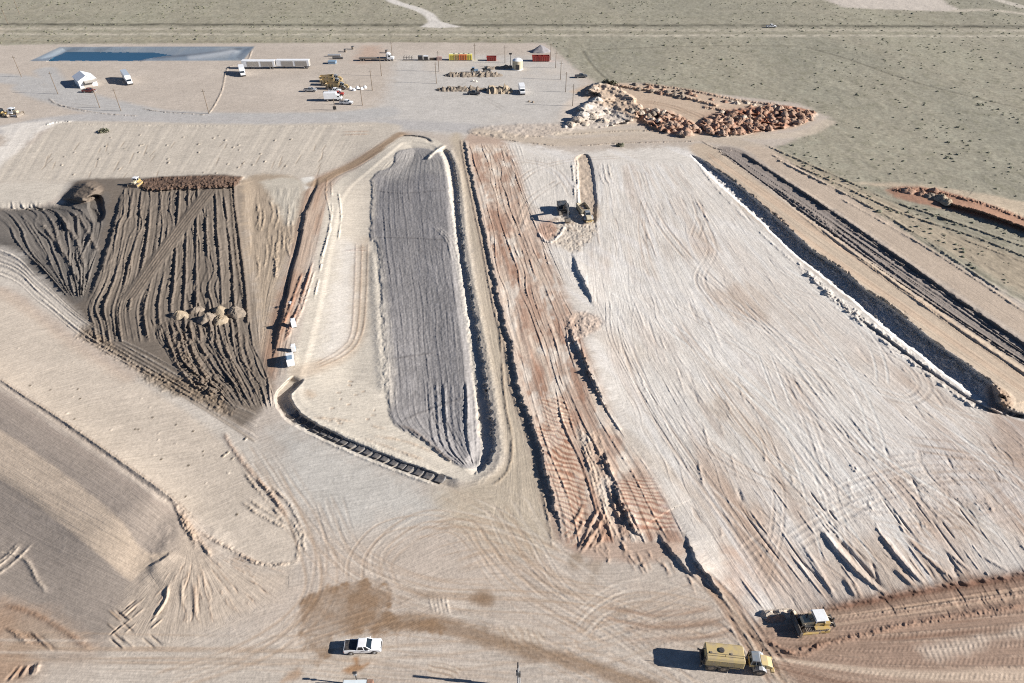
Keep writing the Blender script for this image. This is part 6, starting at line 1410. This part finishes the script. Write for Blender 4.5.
# dark bushes and posts
def make_bush(label, u, v, r, seed, group=None):
    r_ = np.random.default_rng(seed); mb = MB()
    for k in range(90):
        d = r_.normal(size=3); d /= np.linalg.norm(d); c = d * r * r_.uniform(0.3, 1.0) * np.array([1.2, 1, 0.7]); c[2] = abs(c[2]) + 0.1
        a = r_.normal(size=3) * r * 0.22; b = r_.normal(size=3) * r * 0.22
        mb.add([c - a, c + b, c + a, c - b], [(0, 1, 2, 3)])
    t = thing('bush', label, 'bush', u, v, 0, group); obj('foliage', mb, SCRUB, t)
    st = MB()
    for k in range(5): q = k * 1.25; st.cyl((0, 0, -0.05), (r * 0.6 * math.cos(q), r * 0.6 * math.sin(q), r * 0.5), 0.04, 0.015, 5)
    obj('stem', st, WOOD, t); return t
SCRUB = paint_mat('scrub_leaf', (0.15, 0.15, 0.095), 0.9, dirt=0.4, dirt_rgb=(0.23, 0.21, 0.15))
make_bush('dark bush at the top of the smooth slope below the yard road', 104, 132, 1.8, 1); make_bush('dark bush growing on the bank at the head of the pale field', 620, 146, 1.3, 2)
make_bush('dark scrub bush at the scrub edge left of the spoil heaps', 606, 83, 1.8, 5, 'scrub at the spoil edge'); make_bush('dark scrub bush at the scrub edge nearest the spoil heaps', 613, 84, 1.8, 6, 'scrub at the spoil edge')
# scrub over the plain
r_ = np.random.default_rng(44); mb = MB(); cnt = 0
vs_all = []; fs_all = []
while cnt < 3600:
    v = 2 + 300 * r_.random() ** 1.7; u = r_.uniform(-60, 1090)
    i = int(np.clip(np.searchsorted(us, u), 1, NU - 1)); j = int(np.clip(np.searchsorted(vs, v), 1, NV - 1))
    if MG[j, i] < 0.95 or REG[j, i] != GRASS or NG2[j, i] + 0.5 * NG3[j, i] < r_.uniform(-0.5, 0.5): continue
    x, y, z = float(PX[j, i]), float(PY[j, i]), float(Hh[j, i]); s_ = 0.14 + 0.42 * r_.random() ** 2.5 * (1.7 if r_.random() < 0.06 else 1); o_ = len(vs_all)
    k = 6; ph = r_.uniform(0, 6)
    for zz, rr in ((-0.1, 1.0), (0.45, 1.05), (0.85, 0.55)):
        for q in range(k): w_ = r_.uniform(0.7, 1.2); vs_all.append((x + s_ * rr * w_ * 1.3 * math.cos(ph + q * 2 * PI / k), y + s_ * rr * w_ * math.sin(ph + q * 2 * PI / k), z + s_ * zz * r_.uniform(0.8, 1.2)))
    for lv in range(2):
        for q in range(k): fs_all.append((o_ + lv * k + q, o_ + lv * k + (q + 1) % k, o_ + (lv + 1) * k + (q + 1) % k, o_ + (lv + 1) * k + q))
    fs_all.append(tuple(o_ + 2 * k + q for q in range(k))); cnt += 1
mb.add(vs_all, fs_all); o = obj('scrub', mb, SCRUB); o['kind'] = 'stuff'; o['label'] = 'low dark scrub bushes scattered over the dry plain'; o['category'] = 'scrub'

# ------------------------------------------------------------------ heaps of earth
r_ = np.random.default_rng(5)
RG = 'truckload heaps of red spoil'
def inpoly(u, v, P):
    c = False
    for i in range(len(P)):
        a, b = P[i], P[i - 1]
        if (a[1] > v) != (b[1] > v) and u < (b[0] - a[0]) * (v - a[1]) / (b[1] - a[1]) + a[0]: c = not c
    return c
hp_pool = [lump_mesh(2.7, 2.5, 1.6, 60 + k, 26, 10, 0.4, 1.0) for k in range(8)]
pool = {}
def hcopy(name, label, cat, u, v, s, m, group, k, flat=1.0):
    key = (k, m.name)
    if key not in pool: pool[key] = obj(name, hp_pool[k], m); o = pool[key]
    else: o = pool[key].copy(); col.objects.link(o)
    tag(o, label, cat, group); put(o, u, v, r_.uniform(0, 6), -0.1); o.scale = (s, s * r_.uniform(0.8, 1.1), s * flat); return o
def scatter(P, n, dmin, s0, s1, mats, name, label, cat, group, flat=1.0):
    got = []; us_ = [p[0] for p in P]; vs_ = [p[1] for p in P]; tries = 0
    while len(got) < n and tries < 6000:
        tries += 1; u = r_.uniform(min(us_), max(us_)); v = r_.uniform(min(vs_), max(vs_))
        if not inpoly(u, v, P): continue
        x, y = ray_ground(u, v)
        if any(math.hypot(x - a, y - b) < dmin for a, b in got): continue
        got.append((x, y)); hcopy(name, label, cat, u, v, r_.uniform(s0, s1), mats[r_.integers(len(mats))], group, int(r_.integers(8)), flat)
scatter([(700, 126), (712, 118), (745, 112), (765, 107), (800, 110), (816, 113), (810, 120), (790, 125), (760, 130), (725, 134), (705, 132)], 92, 2.0, 0.5, 0.8, [E_RED, E_RED, E_RED2], 'soil_heap', 'reddish soil heap in the crowded spoil dump beyond the pale field', 'soil heap', RG)
scatter([(655, 126), (664, 112), (680, 118), (698, 130), (688, 134), (665, 131)], 32, 2.0, 0.5, 0.8, [E_RED, E_RED2], 'soil_heap', 'reddish brown soil heap in the near left cluster of spoil', 'soil heap', RG)
scatter([(628, 112), (640, 106), (664, 112), (658, 122), (640, 118)], 16, 2.2, 0.5, 0.8, [E_DARK, E_PALE], 'soil_heap', 'greyish soil heap at the left end of the near spoil row', 'soil heap', RG)
scatter([(716, 112), (742, 113), (750, 122), (738, 124), (722, 119)], 12, 2.6, 0.6, 0.9, [E_PALE, E_PALE, E_RED], 'soil_heap', 'pale soil heap in the middle row of the spoil dump', 'soil heap', RG)
scatter([(626, 84), (650, 85), (690, 92), (700, 96), (680, 98), (650, 92), (626, 88)], 14, 3.0, 0.5, 0.85, [E_RED, E_DARK], 'soil_heap', 'dark red soil heap along the back edge of the spoil ground', 'soil heap', RG)
scatter([(690, 95), (740, 101), (780, 106), (770, 109), (720, 104)], 12, 3.0, 0.4, 0.7, [E_RED, E_PALE], 'soil_heap', 'low soil heap along the scrub side of the spoil ground', 'soil heap', RG)
BG = 'pale rubble heaps at the yard edge'
for u, v, s, m in ((594, 88, 0.8, E_PALE), (590, 93, 0.9, E_PALE), (597, 100, 1.0, E_WHITE), (586, 107, 1.1, E_WHITE), (583, 114, 1.0, E_WHITE), (578, 119, 1.0, E_PALE), (592, 116, 1.1, E_PALE), (606, 112, 0.9, E_PALE), (571, 124, 0.9, E_PALE), (585, 124, 0.9, E_PALE), (603, 121, 1.0, E_PALE)):
    hcopy('rubble_heap', 'pale rubble heap in the tumbled bank along the yard corner', 'rubble heap', u, v, s, m, BG, int(r_.integers(8)), 0.72)
for u, v, s, m, lb in ((930, 196.5, 0.8, E_DARK, 'flattish dark heap at the left end of the borrow trench'), (922, 194, 0.7, E_RED, 'red clod heap where the borrow trench begins'), (941, 198, 0.9, E_BUFF, 'buff heap in the middle of the borrow trench row'), (947, 202, 0.8, E_BUFF, 'buff heap next to the long shadowed trench bank'), (908, 191, 0.8, E_RED, 'low red heap beside the pale track above the trench'), (934, 190.5, 0.6, E_RED, 'small red heap on the far lip of the borrow trench')):
    hcopy('soil_heap', lb, 'soil heap', u, v, s, m, 'heaps in the borrow trench', int(r_.integers(8)))
for u, v, s, m, lb in ((180, 316, 0.85, E_BUFF, 'brown heap at the left end of the row on the dark fill'), (197, 310.5, 0.7, E_DARK, 'greyish low heap second in the row on the dark fill'), (208, 319.5, 0.95, E_DARK, 'brown heap nearest the camera in the row on the dark fill'), (220, 311.5, 0.85, E_BUFF, 'pale buff heap at the back of the row on the dark fill'), (221, 320.5, 0.85, E_BUFF, 'pale brown heap at the front of the row on the dark fill'), (236, 312.5, 0.9, E_DARK, 'grey green heap at the right end of the row on the dark fill')):
    hcopy('soil_heap', lb, 'soil heap', u, v, s, m, 'heaps dumped on the dark fill', int(r_.integers(8)), 1.1)
# soil pushed up in front of the bulldozer blade
windrow('ragged ridge of pale soil beside the bulldozer blade', 760, 797, 615.5, 1.0, 0.7, E_PALE, 31, 612.5)
windrow('low reddish roll of soil in front of the bulldozer blade', 764, 786, 619.5, 0.8, 0.45, E_RED, 32, 617)

# ------------------------------------------------------------------ liner panels in the anchor trench
PN = [(296, 415.5), (303, 420.5), (310, 425), (318, 429.5), (325.5, 433), (332, 436), (338, 438.5), (345, 441.5), (352, 445), (360.5, 448.5), (368.5, 452), (377, 455.5), (385.5, 458.5), (394.5, 462.5), (402.5, 466), (409.5, 468.5), (419, 472.5), (428.5, 476), (440, 479.5)]
for k, (u, v) in enumerate(PN):
    u1, v1 = PN[min(k + 1, len(PN) - 1)]; u0, v0 = PN[max(k - 1, 0)]
    a = head(u0, v0, u1, v1); x0, y0, _ = ground_at(u0, v0); x1, y1, _ = ground_at(u1, v1)
    L = math.hypot(x1 - x0, y1 - y0) / (2 if 0 < k < len(PN) - 1 else 1) * 0.80
    mb = MB(); n = 6; w_ = 1.05; rr = np.random.default_rng(200 + k); vv = []
    for i in range(n):
        for j in range(7):
            q = j / 6 * 2 - 1; vv.append(((i / (n - 1) - 0.5) * L, q * w_, 0.30 * abs(q) ** 2.2 + rr.uniform(0, 0.08) - 0.02))
    vv += [(x, y, z - 0.06) for x, y, z in vv]; m_ = n * 7
    fs_ = [(i * 7 + j, (i + 1) * 7 + j, (i + 1) * 7 + j + 1, i * 7 + j + 1) for i in range(n - 1) for j in range(6)]
    fs_ += [tuple(reversed([q + m_ for q in f])) for f in fs_]
    ed = [(i * 7) for i in range(n)] + [(n - 1) * 7 + j for j in range(1, 7)] + [i * 7 + 6 for i in range(n - 2, -1, -1)] + [j for j in range(5, 0, -1)]
    fs_ += [(ed[i], ed[(i + 1) % len(ed)], ed[(i + 1) % len(ed)] + m_, ed[i] + m_) for i in range(len(ed))]
    mb.add(vv, fs_, True); o = obj('geomembrane_sheet', mb, MEMB); tag(o, 'black geomembrane sheet lying in the curved anchor trench of the long cell', 'liner sheet', 'liner sheets in the anchor trench')
    x, y, z = ground_at(u, v); o.location = (x, y, z + 0.12); o.rotation_euler = (0, 0, a)

# ------------------------------------------------------------------ equipment at the lower edge of the photo
t = thing('light_tower', 'trailer mounted light tower with white box at the bottom edge', 'light tower', 357, 691, 0.02)
obj('generator_box', MB().box(-1.9, 1.6, -0.85, 0.85, 0.6, 1.75), paint_mat('pale_blue_white', (0.66, 0.72, 0.73), 0.4, dirt=0.1), t, 0.06)
for s in (-1, 1): wheel(t, -0.2, s * 0.95, 0.36, 0.24)
obj('drawbar', MB().bar((-1.9, 0, 0.6), (-3.6, 0, 0.55), 0.12, 0.12), BLACK, t)
obj('outrigger', MB().box(-2.9, -2.2, -0.5, 0.7, 0.5, 1.3), DGREY, t, 0.04); obj('control_panel', MB().box(1.65, 2.5, -0.6, 0.85, 0.6, 1.8), paint_mat('rusty_panel', (0.24, 0.12, 0.08), 0.7, dirt=0.4), t, 0.03); obj('fuel_can', MB().box(2.0, 2.45, -0.5, 0.2, 1.8, 1.95), WHITE, t, 0.04)
obj('mast', MB().cyl((0.0, 0.95, 0.6), (0.0, 0.95, 3.6), 0.1, 0.08, 10), BLACK, t); obj('lamp_head', MB().box(-0.32, 0.32, 0.8, 1.1, 3.5, 3.75), BLACK, t, 0.03); obj('lamp_head', MB().box(-0.25, 0.25, 0.8, 1.1, 3.0, 3.2), SILVER, t, 0.03)
rl = MB(); rl.tube([(-1.9, 0.8, 1.75), (-1.9, 0.8, 2.1), (1.6, 0.8, 2.1), (1.6, 0.8, 1.75)], 0.03, 6); obj('handrail', rl, BLACK, t)
t = thing('standpipe', 'grey steel standpipe rising at the bottom edge of the picture', 'standpipe', 518, 687, 0); t.scale = (0.85, 0.85, 1.2)
obj('column', MB().cyl((0, 0, -0.1), (0, 0, 5.2), 0.2, 0.17, 14).cyl((0.33, 0.1, -0.1), (0.33, 0.1, 3.6), 0.1, 0.1, 10), SILVER, t); obj('valve_box', MB().box(-0.36, 0.1, -0.25, 0.25, 3.2, 4.0), DGREY, t, 0.03); obj('slot_panel', MB().box(0.2, 0.42, -0.22, 0.3, 2.7, 3.7), BLACK, t, 0.03); obj('cap', MB().box(-0.2, 0.05, -0.22, 0.2, 5.0, 5.9), BLACK, t, 0.03); obj('base_plate', MB().box(-0.6, 0.6, -0.6, 0.6, -0.1, 0.08), STEEL, t)
# ------------------------------------------------------------------ light, sky, camera
EL = math.radians(24.0); AZ = math.radians(-6.0)         # the sun stands to the right, slightly towards the camera
sd_ = (math.cos(EL) * math.cos(AZ), math.cos(EL) * math.sin(AZ), math.sin(EL))
w = bpy.data.worlds.new('World'); scene.world = w; w.use_nodes = True
nt = w.node_tree; bg = nt.nodes['Background']
sky = nt.nodes.new('ShaderNodeTexSky'); sky.sky_type = 'NISHITA'; sky.sun_disc = False
sky.sun_elevation = EL; sky.sun_rotation = math.pi / 2 - AZ; sky.altitude = 1500; sky.dust_density = 0.1; sky.ozone_density = 2.5; sky.air_density = 0.55
nt.links.new(sky.outputs['Color'], bg.inputs['Color']); bg.inputs['Strength'].default_value = 0.06
ld = bpy.data.lights.new('sun', 'SUN'); ld.energy = 5.0; ld.angle = math.radians(0.5); ld.color = (1.0, 0.96, 0.915)
lo = bpy.data.objects.new('sun', ld); col.objects.link(lo)
from mathutils import Vector
lo.rotation_euler = Vector(sd_).to_track_quat('Z', 'Y').to_euler(); lo.location = (200, 0, 200)
cd = bpy.data.cameras.new('camera'); cam = bpy.data.objects.new('camera', cd); col.objects.link(cam)
cam.location = (0, 0, HC); cam.rotation_euler = (math.pi / 2 - TH, 0, 0)
cd.sensor_fit = 'HORIZONTAL'; cd.sensor_width = 36.0; cd.lens = 36.0 * F / 1024.0; cd.clip_start = 0.5; cd.clip_end = 60000
scene.camera = cam
scene.view_settings.view_transform = 'Standard'; scene.view_settings.look = 'None'
scene.view_settings.exposure = 0.91; scene.view_settings.gamma = 1.0; scene.view_settings.use_curve_mapping = False
scene.render.engine = 'CYCLES'; scene.cycles.max_bounces = 4; scene.cycles.diffuse_bounces = 3; scene.cycles.use_denoising = False; scene.cycles.filter_width = 1.1
